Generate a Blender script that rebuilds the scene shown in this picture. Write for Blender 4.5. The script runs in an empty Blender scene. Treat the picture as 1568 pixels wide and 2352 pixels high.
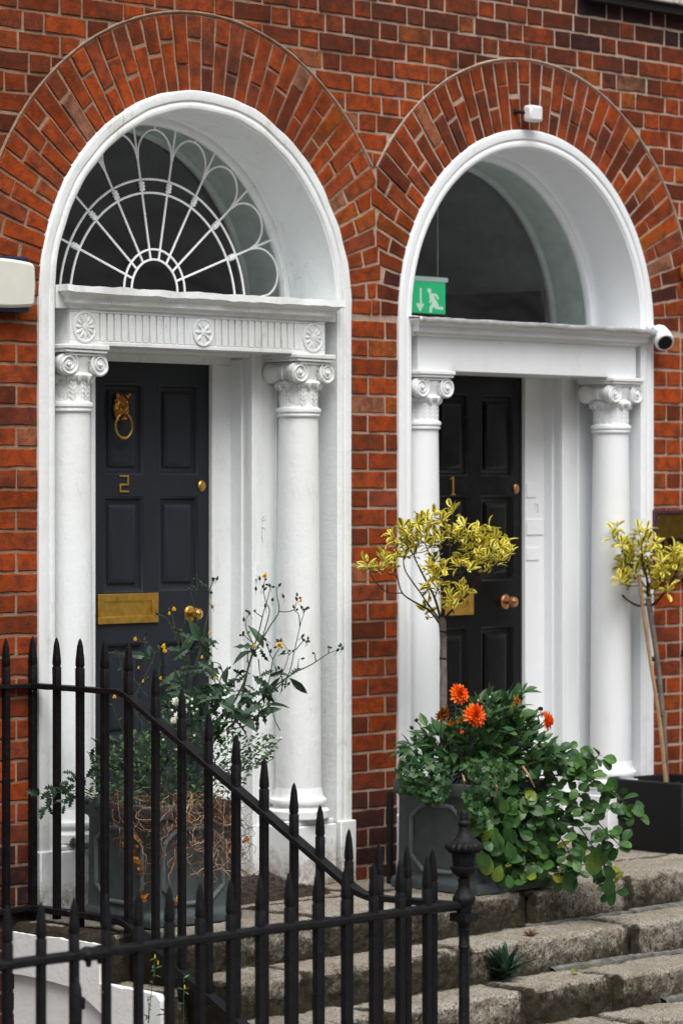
import bpy, bmesh, math, random
from mathutils import Vector, Matrix, noise
R = math.radians
random.seed(7)
sc = bpy.context.scene
col = sc.collection

# ------------------------------------------------------------------ camera, sky, sun, exposure
YAW = R(46.0); FOC = 175.195; ZC = 1.70; DIST = 10.0
cam_d = bpy.data.cameras.new("camera"); cam = bpy.data.objects.new("camera", cam_d); col.objects.link(cam)
cam.location = (0, -DIST, ZC); cam.rotation_euler = (R(90), 0, -YAW)
cam_d.sensor_width = 36; cam_d.sensor_fit = 'HORIZONTAL'; cam_d.lens = FOC
cam_d.shift_x = 0.0; cam_d.shift_y = -0.0324
cam_d.clip_start = 0.1; cam_d.clip_end = 500
cam_d.dof.use_dof = True; cam_d.dof.focus_distance = 13.0; cam_d.dof.aperture_fstop = 4.5
sc.camera = cam

SUN_EL, SUN_AZ = R(60), R(208)          # azimuth clockwise from +Y
w = bpy.data.worlds.new("World"); sc.world = w; w.use_nodes = True
nt = w.node_tree; bg = nt.nodes["Background"]
sky = nt.nodes.new("ShaderNodeTexSky"); sky.sky_type = 'NISHITA'; sky.sun_disc = False
sky.sun_elevation = SUN_EL; sky.sun_rotation = SUN_AZ; sky.air_density = 1.0; sky.dust_density = 4.0
hs = nt.nodes.new("ShaderNodeHueSaturation"); hs.inputs["Saturation"].default_value = 0.22
nt.links.new(sky.outputs[0], hs.inputs["Color"]); nt.links.new(hs.outputs[0], bg.inputs[0])
bg.inputs[1].default_value = 0.105
sl = bpy.data.lights.new("overcast_sun", 'SUN'); so = bpy.data.objects.new("overcast_sun", sl); col.objects.link(so)
sl.energy = 2.3; sl.angle = R(42); sl.color = (1.0, 0.975, 0.94)
sd = Vector((math.sin(SUN_AZ)*math.cos(SUN_EL), math.cos(SUN_AZ)*math.cos(SUN_EL), math.sin(SUN_EL)))
so.rotation_euler = sd.to_track_quat('Z', 'Y').to_euler()
so.location = (6, -12, 14)
sc.view_settings.view_transform = 'Standard'; sc.view_settings.look = 'None'
sc.view_settings.exposure = 0.55; sc.view_settings.gamma = 1.0
sc.render.engine = 'CYCLES'; sc.cycles.max_bounces = 8; sc.cycles.use_denoising = True

# a point seen at (x, y) of the 1568 x 2352 photograph, at a given distance along the view
CS, SN = math.cos(YAW), math.sin(YAW)
FD = FOC/36.0*1568.0
def at(x, y, d):
    u = (x-784.0)/FD*d
    return Vector((SN*d+CS*u, -DIST+CS*d-SN*u, ZC-(y-1125.2)/FD*d))
def depth(X, Y): return X*SN+(Y+DIST)*CS
RIGHT = Vector((CS, -SN, 0)); FWD = Vector((SN, CS, 0)); UP = Vector((0, 0, 1))

# ------------------------------------------------------------------ mesh helpers
class MB:
    def __init__(s): s.v = []; s.f = []; s.t = []; s.e = []; s.tone = 0.5
    def add(s, vs, fs, tone=None, edge=None):
        o = len(s.v); s.v += [tuple(p) for p in vs]
        s.e += list(edge) if edge else [0.0]*len(vs)
        for f in fs: s.f.append([i+o for i in f]); s.t.append(s.tone if tone is None else tone)
    def box(s, x0, x1, y0, y1, z0, z1, tone=None):
        vs = [(x, y, z) for z in (z0, z1) for y in (y0, y1) for x in (x0, x1)]
        s.add(vs, [(0,2,3,1), (4,5,7,6), (0,1,5,4), (2,6,7,3), (0,4,6,2), (1,3,7,5)], tone)
    def tube(s, pts, rad, n=8, cap=True, tone=None, sq=False):
        pts = [Vector(p) for p in pts]
        if not hasattr(rad, '__len__'): rad = [rad]*len(pts)
        vs = []; prev = None
        for i, p in enumerate(pts):
            d = (pts[min(i+1, len(pts)-1)]-pts[max(i-1, 0)])
            d = d.normalized() if d.length > 1e-9 else Vector((0, 0, 1))
            if prev is None:
                a = Vector((0, 0, 1)) if abs(d.z) < .9 else Vector((1, 0, 0))
                u = d.cross(a).normalized()
            else:
                u = (prev-d*prev.dot(d)); u = u.normalized() if u.length > 1e-6 else d.orthogonal().normalized()
            prev = u; v = d.cross(u)
            for k in range(n):
                a = 2*math.pi*k/n+(math.pi/n if sq else 0)
                vs.append(p+(u*math.cos(a)+v*math.sin(a))*rad[i])
        fs = []
        for i in range(len(pts)-1):
            for k in range(n):
                k2 = (k+1) % n
                fs.append((i*n+k, i*n+k2, (i+1)*n+k2, (i+1)*n+k))
        if cap:
            fs.append(tuple(range(n-1, -1, -1))); fs.append(tuple(range((len(pts)-1)*n, len(pts)*n)))
        s.add(vs, fs, tone)
    def lathe(s, cx, cy, prof, n=32, rot=0.0, flute=None, tone=None):
        vs = []
        for (r, z) in prof:
            for k in range(n):
                a = 2*math.pi*k/n+rot
                rr = r*(flute(a, z) if flute else 1.0)
                vs.append((cx+rr*math.cos(a), cy+rr*math.sin(a), z))
        fs = []
        for i in range(len(prof)-1):
            for k in range(n):
                k2 = (k+1) % n
                fs.append((i*n+k, i*n+k2, (i+1)*n+k2, (i+1)*n+k))
        fs.append(tuple(range(n-1, -1, -1))); fs.append(tuple(range((len(prof)-1)*n, len(prof)*n)))
        s.add(vs, fs, tone)
    def sweep(s, frames, prof, closed=False, tone=None):
        # frames: list of (origin, axis_a, axis_b); prof: list of (a, b)
        vs = []
        for (o, a, b) in frames:
            for (p, q) in prof: vs.append(Vector(o)+Vector(a)*p+Vector(b)*q)
        m = len(prof); fs = []
        for i in range(len(frames)-1):
            for k in range(m if closed else m-1):
                k2 = (k+1) % m
                fs.append((i*m+k, i*m+k2, (i+1)*m+k2, (i+1)*m+k))
        if closed:
            fs.append(tuple(range(m-1, -1, -1))); fs.append(tuple(range((len(frames)-1)*m, len(frames)*m)))
        s.add(vs, fs, tone)
    def prism(s, poly, fn, d0, d1, tone=None):
        # poly of 2D points, fn(p, d) -> 3D
        n = len(poly)
        vs = [fn(p, d0) for p in poly]+[fn(p, d1) for p in poly]
        fs = [tuple(range(n)), tuple(range(2*n-1, n-1, -1))]+[(i, i+n, (i+1) % n+n, (i+1) % n) for i in range(n)]
        s.add(vs, fs, tone)
    def build(s, name, mat, parent=None, smooth=False, bevel=0.0, loc=None):
        o0 = Vector(loc) if loc is not None else (ORI.get(parent.name, Vector()) if parent else Vector())
        me = bpy.data.meshes.new(name)
        me.from_pydata([tuple(Vector(p)-o0) for p in s.v], [], s.f)
        me.materials.append(mat)
        a = me.attributes.new("tone", 'FLOAT', 'FACE'); a.data.foreach_set("value", s.t)
        e = me.attributes.new("edge", 'FLOAT', 'POINT'); e.data.foreach_set("value", s.e)
        bm = bmesh.new(); bm.from_mesh(me); bmesh.ops.recalc_face_normals(bm, faces=bm.faces); bm.to_mesh(me); bm.free()
        o = bpy.data.objects.new(name, me); col.objects.link(o)
        if parent:
            o.parent = parent; ORI[o.name] = o0
        else:
            o.location = o0; ORI[o.name] = o0
        if smooth:
            me.polygons.foreach_set("use_smooth", [True]*len(me.polygons))
            if smooth != 2: me.set_sharp_from_angle(angle=R(38))
        if bevel:
            b = o.modifiers.new("bevel", 'BEVEL'); b.width = bevel; b.segments = 2; b.limit_method = 'ANGLE'; b.angle_limit = R(40)
            me.polygons.foreach_set("use_smooth", [True]*len(me.polygons)); me.set_sharp_from_angle(angle=R(60))
        return o
ORI = {}
def thing(name, label, cat, loc, group=None):
    o = bpy.data.objects.new(name, None); col.objects.link(o); o.location = loc; o.empty_display_size = .1
    o["label"] = label; o["category"] = cat
    if group: o["group"] = group
    ORI[o.name] = Vector(loc); return o
def tag(o, label, cat, group=None, kind=None):
    if kind: o["kind"] = kind
    if label: o["label"] = label
    if cat: o["category"] = cat
    if group: o["group"] = group
    return o
def structure(o): o["kind"] = "structure"; return o

# ------------------------------------------------------------------ materials
class NM:
    """small node graph builder"""
    def __init__(s, name, rough=.6, metal=0.0, spec=.5):
        s.m = bpy.data.materials.new(name); s.m.use_nodes = True; s.t = s.m.node_tree
        s.p = s.t.nodes["Principled BSDF"]
        s.p.inputs["Roughness"].default_value = rough; s.p.inputs["Metallic"].default_value = metal
        s.p.inputs["Specular IOR Level"].default_value = spec
        s.co = s.n("ShaderNodeTexCoord").outputs["Object"]
    def n(s, t): return s.t.nodes.new(t)
    def l(s, a, b): s.t.links.new(a, b)
    def noise(s, scale, detail=6, rough=.6, stretch=None, vec=None):
        x = s.n("ShaderNodeTexNoise"); x.inputs["Scale"].default_value = scale; x.inputs["Detail"].default_value = detail
        x.inputs["Roughness"].default_value = rough
        v = vec or s.co
        if stretch:
            mp = s.n("ShaderNodeMapping"); mp.inputs["Scale"].default_value = stretch; s.l(v, mp.inputs[0]); v = mp.outputs[0]
        s.l(v, x.inputs["Vector"]); return x.outputs["Fac"]
    def ramp(s, fac, stops, const=False):
        r = s.n("ShaderNodeValToRGB"); cr = r.color_ramp
        if const: cr.interpolation = 'CONSTANT'
        while len(cr.elements) > 1: cr.elements.remove(cr.elements[-1])
        for i, (p, c) in enumerate(stops):
            if not hasattr(c, '__len__'): c = (c, c, c)
            e = cr.elements[0] if i == 0 else cr.elements.new(p)
            e.position = p; e.color = (*c, 1)
        s.l(fac, r.inputs[0]); return r.outputs[0]
    def mix(s, fac, a, b, mode='MIX'):
        x = s.n("ShaderNodeMix"); x.data_type = 'RGBA'; x.blend_type = mode
        if hasattr(fac, 'is_linked'): s.l(fac, x.inputs["Factor"])
        else: x.inputs["Factor"].default_value = fac
        for k, c in ((6, a), (7, b)):
            if hasattr(c, 'is_linked'): s.l(c, x.inputs[k])
            else: x.inputs[k].default_value = (*c, 1)
        return x.outputs[2]
    def math(s, op, a, b=0.0):
        x = s.n("ShaderNodeMath"); x.operation = op
        for k, c in ((0, a), (1, b)):
            if hasattr(c, 'is_linked'): s.l(c, x.inputs[k])
            else: x.inputs[k].default_value = c
        return x.outputs[0]
    def attr(s, name):
        x = s.n("ShaderNodeAttribute"); x.attribute_name = name; return x.outputs["Fac"]
    def color(s, c):
        if hasattr(c, 'is_linked'): s.l(c, s.p.inputs["Base Color"])
        else: s.p.inputs["Base Color"].default_value = (*c, 1)
    def rough(s, c): s.l(c, s.p.inputs["Roughness"])
    def bump(s, h, strength=.3, dist=.01):
        b = s.n("ShaderNodeBump"); b.inputs["Strength"].default_value = strength; b.inputs["Distance"].default_value = dist
        s.l(h, b.inputs["Height"])
        s.l(b.outputs[0], s.p.inputs["Normal"]); return s
    def sep(s):
        x = s.n("ShaderNodeSeparateXYZ"); s.l(s.co, x.inputs[0]); return x.outputs

def mat_brick():
    m = NM("brick", .92, spec=.06); t = m.attr("tone"); dk = m.attr("edge")
    base = m.ramp(t, [(0, (.11, .027, .013)), (.07, (.17, .034, .013)), (.25, (.235, .044, .013)), (.5, (.295, .053, .0125)), (.72, (.345, .062, .013)),
                      (.86, (.215, .05, .024)), (.95, (.32, .075, .012)), (1, (.27, .12, .075))])
    big = m.ramp(m.noise(2.6, 5, .7), [(.34, (.52, .50, .50)), (.50, (.95, .95, .95)), (.66, (1.15, 1.12, 1.05))])
    c = m.mix(1.0, base, big, 'MULTIPLY')
    soot = m.ramp(m.noise(19, 6, .72), [(.44, 0), (.64, 1)])
    c = m.mix(m.math('MULTIPLY', soot, .74), c, (.06, .028, .018))
    pale = m.ramp(m.noise(38, 4, .65), [(.60, 0), (.74, 1)])
    c = m.mix(m.math('MULTIPLY', pale, .22), c, (.42, .17, .09))
    zz = m.sep()[2]                                      # soot: heavier towards the sill above
    up = m.ramp(m.math('ADD', m.math('MULTIPLY', m.math('SUBTRACT', zz, 3.2), .28), m.noise(5, 7, .75)), [(.56, 0), (.72, 1)])
    c = m.mix(m.math('MULTIPLY', up, .62), c, (.045, .026, .021))
    c = m.mix(m.math('MULTIPLY', dk, m.ramp(m.noise(13, 6, .75), [(.30, .66), (.52, 1)])), c, (.020, .015, .017))
    m.color(c)
    h = m.math('ADD', m.noise(160, 5, .7), m.math('MULTIPLY', m.noise(28, 4), 1.6))
    m.bump(h, .55, .006); return m.m
def mat_mortar():
    m = NM("mortar", .95, spec=.1)
    c = m.ramp(m.noise(9, 6, .7), [(.3, (.21, .13, .085)), (.5, (.32, .205, .14)), (.75, (.42, .30, .22))])
    x = m.math('ADD', m.math('MULTIPLY', m.sep()[0], .55), m.math('MULTIPLY', m.noise(1.3, 4), 1.2))      # paler repointing towards the right house
    c = m.mix(m.math('MULTIPLY', m.ramp(x, [(.25, 0), (.75, 1)]), .75), c, (.50, .375, .30))
    d = m.ramp(m.noise(40, 5), [(.52, 0), (.78, 1)])
    c = m.mix(m.math('MULTIPLY', d, .45), c, (.12, .08, .055))
    c = m.mix(m.attr("edge"), c, (.07, .055, .05))
    m.color(c); m.bump(m.math('ADD', m.noise(120, 6, .75), m.noise(30, 4)), .8, .008); return m.m
def mat_white(name, dirt=.35, base=(.77, .80, .815), rough=.42, bumps=.35):
    m = NM(name, rough, spec=.4)
    g = m.ramp(m.noise(1.6, 5, .65, (1, 1, .35)), [(.40, 0), (.72, 1)])
    f = m.ramp(m.noise(16, 7, .75, (1, 1, .4)), [(.54, 0), (.74, 1)])
    c = m.mix(m.math('MULTIPLY', g, dirt*.7), base, (.60, .595, .56))
    c = m.mix(m.math('MULTIPLY', m.math('MULTIPLY', f, g), dirt*1.6), c, (.36, .315, .25))
    dr = m.ramp(m.noise(11, 5, .7, (1, 1, .10)), [(.58, 0), (.75, 1)])
    c = m.mix(m.math('MULTIPLY', dr, dirt*.45), c, (.50, .48, .42))
    z = m.sep()[2]
    low = m.math('MULTIPLY', m.ramp(m.math('ADD', m.math('MULTIPLY', z, 1.6), m.math('MULTIPLY', m.noise(7, 7, .8), .9)), [(.46, 1), (.72, 0)]), m.ramp(m.noise(21, 6, .8), [(.36, 0), (.56, 1)]))
    c = m.mix(m.math('MULTIPLY', low, min(1, dirt*1.5)), c, (.26, .20, .145))
    chip = m.ramp(m.noise(38, 6, .7), [(.715, 0), (.745, 1)])
    c = m.mix(m.math('MULTIPLY', chip, dirt), c, (.27, .23, .19))
    cr = m.math('ABSOLUTE', m.math('SUBTRACT', m.noise(4.5, 5, .55, (1, 1, .6)), .5))
    cr = m.math('MULTIPLY', m.ramp(cr, [(.0, 1), (.0045, 0)]), m.ramp(m.noise(3.1, 3), [(.50, 0), (.60, 1)]))
    c = m.mix(m.math('MULTIPLY', cr, min(1, dirt*.55)), c, (.34, .31, .27))
    m.color(c)
    m.bump(m.math('ADD', m.noise(60, 5, .65), m.math('MULTIPLY', m.noise(9, 4), 2.2)), bumps, .006); return m.m
def mat_paint(name, colr, rough, bumps=.12, wear=None):
    m = NM(name, rough, spec=.25)
    c = m.mix(m.ramp(m.noise(5, 5, .6, (1, 1, .3)), [(.4, 0), (.7, 1)]), colr, tuple(x*1.35 for x in colr))
    if wear:
        k = m.ramp(m.noise(30, 6, .75), [(.66, 0), (.72, 1)])
        c = m.mix(m.math('MULTIPLY', k, .55), c, wear)
    m.color(c)
    m.rough(m.math('ADD', m.math('MULTIPLY', m.noise(14, 4), .25), rough-.12))
    m.bump(m.noise(45, 5, .6), bumps, .004); return m.m
def mat_iron():
    m = NM("black_iron_paint", .5, spec=.22)
    c = m.mix(m.ramp(m.noise(26, 5), [(.45, 0), (.7, 1)]), (.0042, .0042, .0054), (.0085, .0085, .0105))
    k = m.ramp(m.noise(70, 3, .5), [(.775, 0), (.785, 1)])
    c = m.mix(k, c, (.55, .55, .53))
    m.color(c); m.bump(m.math('ADD', m.noise(90, 5, .7), m.math('MULTIPLY', m.noise(24, 4), 1.5)), .6, .006); return m.m
def mat_brass(name, colr=(.55, .30, .07), rough=.3):
    m = NM(name, rough, 1.0)
    c = m.mix(m.ramp(m.noise(22, 6, .7), [(.42, 0), (.7, 1)]), colr, tuple(x*.62 for x in colr))
    m.color(c); m.rough(m.math('ADD', m.math('MULTIPLY', m.noise(40, 4), .2), rough-.08)); m.bump(m.noise(80, 4), .1, .003); return m.m
def mat_stone():
    m = NM("granite", .92, spec=.2)
    sp = m.noise(95, 4, .8); pt = m.noise(5.5, 5, .6); md = m.noise(30, 7, .85)
    c = m.ramp(pt, [(.3, (.33, .28, .205)), (.5, (.46, .415, .345)), (.7, (.55, .515, .46))])
    c = m.mix(m.ramp(sp, [(.47, 0), (.62, 1)]), c, (.12, .095, .07))
    e = m.attr("edge")
    bl = m.math('ADD', md, m.math('MULTIPLY', m.math('SUBTRACT', e, .30), .26))
    c = m.mix(m.math('MULTIPLY', m.ramp(bl, [(.50, 0), (.60, 1)]), .9), c, (.035, .028, .019))                                   # dirt and moss grown into the risers and joints
    fac = m.math('SUBTRACT', m.math('ADD', m.math('MULTIPLY', e, 1.25), m.math('MULTIPLY', m.noise(17, 7, .8), 1.4)), .95)
    fac = m.ramp(fac, [(.0, 0), (.38, 1)])
    mo = m.ramp(m.noise(26, 4), [(.4, (.028, .022, .014)), (.60, (.042, .036, .018)), (.70, (.035, .042, .012)), (.8, (.10, .085, .03))])
    c = m.mix(m.math('MULTIPLY', fac, .88), c, mo)
    m.color(c)
    m.bump(m.math('ADD', m.noise(150, 6, .8), m.math('MULTIPLY', m.noise(40, 6, .75), 2.0)), .9, .012); return m.m
def mat_leaf(name, stops, rough=.42, tip=None, tw=.5, transl=.18):
    m = NM(name, rough, spec=.3)
    c = m.ramp(m.attr("tone"), stops)
    if tip:
        c = m.mix(m.ramp(m.math('ADD', m.attr("edge"), m.math('MULTIPLY', m.math('SUBTRACT', m.noise(120, 3), .5), .5)), [(tw-.07, 0), (tw+.07, 1)]), c, tip)
    c = m.mix(1.0, c, m.ramp(m.noise(60, 3), [(.3, (.8, .8, .8)), (.7, (1.15, 1.15, 1.15))]), 'MULTIPLY')
    m.color(c)
    tr = m.n("ShaderNodeBsdfTranslucent"); m.l(m.mix(1.0, c, (1.3, 1.35, .6), 'MULTIPLY'), tr.inputs[0])
    mx = m.n("ShaderNodeMixShader"); mx.inputs[0].default_value = transl
    out = m.t.nodes["Material Output"]; m.l(m.p.outputs[0], mx.inputs[1]); m.l(tr.outputs[0], mx.inputs[2]); m.l(mx.outputs[0], out.inputs[0])
    return m.m
def mat_plain(name, c, rough=.6, metal=0.0, bumps=0.0, scale=40, var=.2, spec=.3):
    m = NM(name, rough, metal, spec)
    m.color(m.mix(m.ramp(m.noise(scale*.4, 5), [(.35, 0), (.7, 1)]), c, tuple(x*(1-var) for x in c)))
    if bumps: m.bump(m.noise(scale, 5, .65), bumps, .006)
    return m.m
def mat_glass():
    m = bpy.data.materials.new("window_glass"); m.use_nodes = True; t = m.node_tree
    t.nodes.remove(t.nodes["Principled BSDF"]); out = t.nodes["Material Output"]
    a = t.nodes.new("ShaderNodeBsdfTransparent"); a.inputs[0].default_value = (.84, .91, .885, 1)
    g = t.nodes.new("ShaderNodeBsdfGlossy"); g.inputs["Roughness"].default_value = .03
    nz = t.nodes.new("ShaderNodeTexNoise"); nz.inputs["Scale"].default_value = 3.0; bp = t.nodes.new("ShaderNodeBump"); bp.inputs["Strength"].default_value = .12; bp.inputs["Distance"].default_value = .05
    t.links.new(nz.outputs[0], bp.inputs["Height"]); t.links.new(bp.outputs[0], g.inputs["Normal"])
    mx = t.nodes.new("ShaderNodeMixShader"); mx.inputs[0].default_value = .06; t.links.new(a.outputs[0], mx.inputs[1])
    t.links.new(g.outputs[0], mx.inputs[2]); t.links.new(mx.outputs[0], out.inputs[0]); return m

M = dict(
    brick=mat_brick(), mortar=mat_mortar(), white_old=mat_white("aged_white_paint", .78, (.765, .795, .805), .45, .3),
    white=mat_white("white_paint", .24, (.785, .81, .835), .4, .18), render_wall=mat_white("white_render", .3, (.76, .765, .76), .8, .3),
    door_grey=mat_paint("charcoal_door_paint", (.0155, .0185, .0245), .42, .1, None), door_black=mat_paint("black_door_paint", (.0035, .0035, .004), .24, .05),
    iron=mat_iron(), brass=mat_brass("brass", (.68, .40, .10), .3), brass_lion=mat_brass("dark_brass", (.45, .20, .045), .25), copper=mat_brass("copper_brass", (.66, .32, .15), .28),
    plate=mat_brass("letterbox_brass", (.74, .45, .09), .42), stone=mat_stone(), glass=mat_glass(),
    lead=mat_plain("lead_grey", (.072, .086, .090), .55, 0, .35, 30, .4), flash=mat_plain("silver_flashing", (.74, .75, .77), .42, .25, .9, 26, .25),
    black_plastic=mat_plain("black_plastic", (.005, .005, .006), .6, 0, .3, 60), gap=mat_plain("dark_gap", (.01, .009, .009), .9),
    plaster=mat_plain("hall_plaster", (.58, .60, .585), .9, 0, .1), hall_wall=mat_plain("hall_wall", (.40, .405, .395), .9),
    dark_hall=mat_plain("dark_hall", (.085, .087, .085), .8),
    ivory=mat_plain("ivory_plastic", (.66, .66, .59), .4, 0, .05, 30, .08), navy=mat_plain("navy_plastic", (.012, .016, .05), .4),
    wplastic=mat_plain("white_plastic", (.74, .76, .78), .35, 0, 0, 30, .06), lens=mat_plain("black_lens", (.003, .003, .004), .12),
    orange=mat_plain("orange_cable", (.62, .20, .012), .5, 0, .3, 60), purple=mat_plain("plum_wood", (.055, .018, .032), .35, 0, .2, 40),
    soil=mat_plain("soil", (.018, .013, .009), .95, 0, .9, 40), bark=mat_plain("bark", (.20, .175, .15), .85, 0, .8, 60, .6), twig=mat_plain("twig", (.035, .022, .015), .8, 0, .4, 60),
    cane=mat_plain("bamboo", (.40, .24, .12), .55, 0, .2, 40, .35), roots=mat_plain("dry_roots", (.21, .10, .055), .85, 0, .3, 60, .65), rootpale=mat_plain("pale_roots", (.47, .31, .20), .85),
    mat=mat_plain("coir_mat", (.055, .038, .030), .95, 0, 1, 90, .6), stem=mat_plain("green_stem", (.045, .07, .03), .6, 0, .2, 60, .4),
    lifted_white=mat_plain("lifted_white_paint", (.90, .91, .92), .4, 0, 0, 30, .03),  # fanlight bar white, lifted in colour to offset the shade on the bars
    pave=mat_plain("pavement_stone", (.22, .20, .18), .9, 0, .5, 30, .4),
)
M["lead_highlit"] = mat_plain("highlit_lead", (.15, .17, .172), .5, 0, .3, 40, .5)  # lighter lead: the highlight on the planter mouldings is put into the colour
M["plant"] = mat_leaf("dark_green_leaf", [(0, (.014, .042, .015)), (.5, (.034, .095, .030)), (1, (.085, .165, .05))])
M["thistle"] = mat_leaf("thistle_leaf", [(0, (.014, .030, .018)), (.5, (.026, .060, .034)), (1, (.055, .10, .055))])
M["ivy"] = mat_leaf("ivy_leaf", [(0, (.012, .040, .012)), (.6, (.030, .088, .026)), (1, (.09, .17, .055))])
M["round"] = mat_leaf("round_leaf", [(0, (.018, .058, .020)), (.55, (.048, .122, .032)), (.8, (.075, .165, .036)), (.93, (.17, .23, .03)), (1, (.36, .28, .02))], .36)
M["vari"] = mat_leaf("variegated_leaf", [(0, (.035, .075, .022)), (.7, (.075, .125, .022)), (1, (.32, .26, .02))], .4, (.86, .72, .12), .40, .25)
M["yellow"] = mat_leaf("yellow_petal", [(0, (.75, .42, .01)), (1, (.80, .50, .02))], .5)
M["orange_petal"] = mat_leaf("orange_petal", [(0, (.55, .045, .004)), (.5, (.85, .095, .005)), (1, (.88, .20, .010))], .5)
M["brown_petal"] = mat_leaf("withered_petal", [(0, (.10, .03, .008)), (.5, (.42, .15, .012)), (1, (.60, .24, .02))], .6)
M["white_petal"] = mat_leaf("white_petal", [(0, (.75, .77, .70)), (1, (.82, .82, .78))], .5)
M["seed"] = mat_plain("dark_seed_head", (.02, .015, .012), .8)
# ------------------------------------------------------------------ brick wall
XL, XR, ZS = 9.515, 11.60, 2.463          # doorway centres and spring line
RO, RB = 0.886, 1.212                     # outside of the white frame, outside of the brick arch
XM = (XL+XR)/2
CO = .0822; Z0 = .0592
def clip(poly, nx, nz, c):                # keep nx*x+nz*z <= c
    out = []
    for i in range(len(poly)):
        a, b = poly[i-1], poly[i]
        da, db = nx*a[0]+nz*a[1]-c, nx*b[0]+nz*b[1]-c
        if (da > 0) != (db > 0):
            t = da/(da-db); out.append((a[0]+(b[0]-a[0])*t, a[1]+(b[1]-a[1])*t))
        if db <= 0: out.append(b)
    return out
def area(p): return .5*abs(sum(p[i-1][0]*p[i][1]-p[i][0]*p[i-1][1] for i in range(len(p))))
def brick(mb, poly, tone=None, dark=0.0):
    if len(poly) < 3 or area(poly) < .0006: return
    pts = []
    for i in range(len(poly)):            # split long sides so the arrises wander a little
        a, b = poly[i-1], poly[i]; L = math.hypot(b[0]-a[0], b[1]-a[1]); n = max(1, int(L/.035))
        for k in range(n): pts.append((a[0]+(b[0]-a[0])*(k+1)/n, a[1]+(b[1]-a[1])*(k+1)/n))
    cx = sum(p[0] for p in pts)/len(pts); cz = sum(p[1] for p in pts)/len(pts)
    y = -.004-random.random()*.005; tx, tz = random.uniform(-.03, .03), random.uniform(-.04, .04)
    j = lambda p: (p[0]+random.uniform(-.002, .002), p[1]+random.uniform(-.002, .002))
    pts = [j(p) for p in pts]; n = len(pts)
    def ins(p, d):
        L = math.hypot(p[0]-cx, p[1]-cz); k = max(0, 1-d/max(L, .01)); return (cx+(p[0]-cx)*k, cz+(p[1]-cz)*k)
    yy = lambda p: y+(p[0]-cx)*tx+(p[1]-cz)*tz
    vs = [(p[0], .012, p[1]) for p in pts]+[(p[0], yy(p)+.003, p[1]) for p in pts]
    q = [ins(p, .004) for p in pts]; vs += [(p[0], yy(p), p[1]) for p in q]+[(cx, y, cz)]
    fs = []
    for i in range(n):
        k = (i+1) % n
        fs += [(i, k, n+k, n+i), (n+i, n+k, 2*n+k, 2*n+i), (2*n+i, 2*n+k, 3*n)]
    mb.add(vs, fs, random.random() if tone is None else tone, [dark]*len(vs))
def dark_at(x, z):
    d = 0.0
    if z < .27: d = random.choice([.95, .9, .8, .55, .85])
    elif z < .40: d = random.choice([.75, .25, .1, .5])
    if x > 12.0 and z > 3.90-.05*(x > 12.35): d = max(d, random.choice([.9, .95, .75, .85]))
    if 11.5 < x < 12.6 and 3.72 < z < 3.95 and random.random() < .25: d = max(d, random.choice([.6, .75, .4]))
    if random.random() < .015: d = max(d, .4)
    return d
wall = thing("brick_wall", "red brick house front with two round brick arches over white doorways", "wall", (10.55, 0, 0))
field = MB()
def place(x0, x1, z0, z1):
    if x1-x0 < .025: return
    g = .0066
    poly = [(x0+g, z0+g), (x1-g, z0+g), (x1-g, z1-g), (x0+g, z1-g)]
    cx, cz = (x0+x1)/2, (z0+z1)/2
    for X0 in (XL, XR):
        if cz > ZS:
            dx, dz = cx-X0, cz-ZS; L = math.hypot(dx, dz)
            if L < RB+.3 and (cz > ZS or L < RB):
                if L < RB-.06: return
                nx, nz = dx/L, dz/L
                poly = clip(poly, -nx, -nz, -(nx*X0+nz*ZS+RB+.012))
                if len(poly) < 3: return
    brick(field, poly, random.random()**1.6*.8 if cx < 9.2 and cz > 2.6 else None, dark_at(cx, cz))
rnd = random.Random(3)
for n in range(-9, 58):
    z0 = Z0+n*CO; z1 = z0+CO; odd = n % 2
    zm = (z0+z1)/2
    def run(xa, xb, ph):                  # Flemish bond between two x positions
        x = ph
        k = 0
        while x < xb:
            L = .1125 if k % 2 == 0 else .225
            L += rnd.uniform(-.006, .006)
            a, b = max(x, xa), min(x+L, xb)
            if b > a: place(a, b, z0, z1)
            x += L; k += 1
    if zm > ZS:
        run(7.0, 14.4, 6.9+(.16875 if odd else 0)+rnd.uniform(-.03, .03))
    else:
        # left wall up to the first frame: alternate a stretcher and two headers at the edge
        e = XL-RO-.004
        if odd: place(e-.225, e, z0, z1); run(7.0, e-.225, 6.905)
        else: place(e-.1125, e, z0, z1); place(e-.225, e-.1125, z0, z1); run(7.0, e-.225, 7.02)
        a, b = XL+RO+.006, XR-RO-.006
        if zm < ZS:
            c = a+(.1125 if odd else .222); place(a, c, z0, z1); place(c, b, z0, z1)
        s = XR+RO+.006
        if odd: place(s, s+.225, z0, z1); run(s+.225, 14.4, s+.225)
        else: place(s, s+.1125, z0, z1); place(s+.1125, s+.225, z0, z1); run(s+.225, 14.4, s+.3375-.225)
field.build("brickwork", M["brick"], wall)
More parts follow.
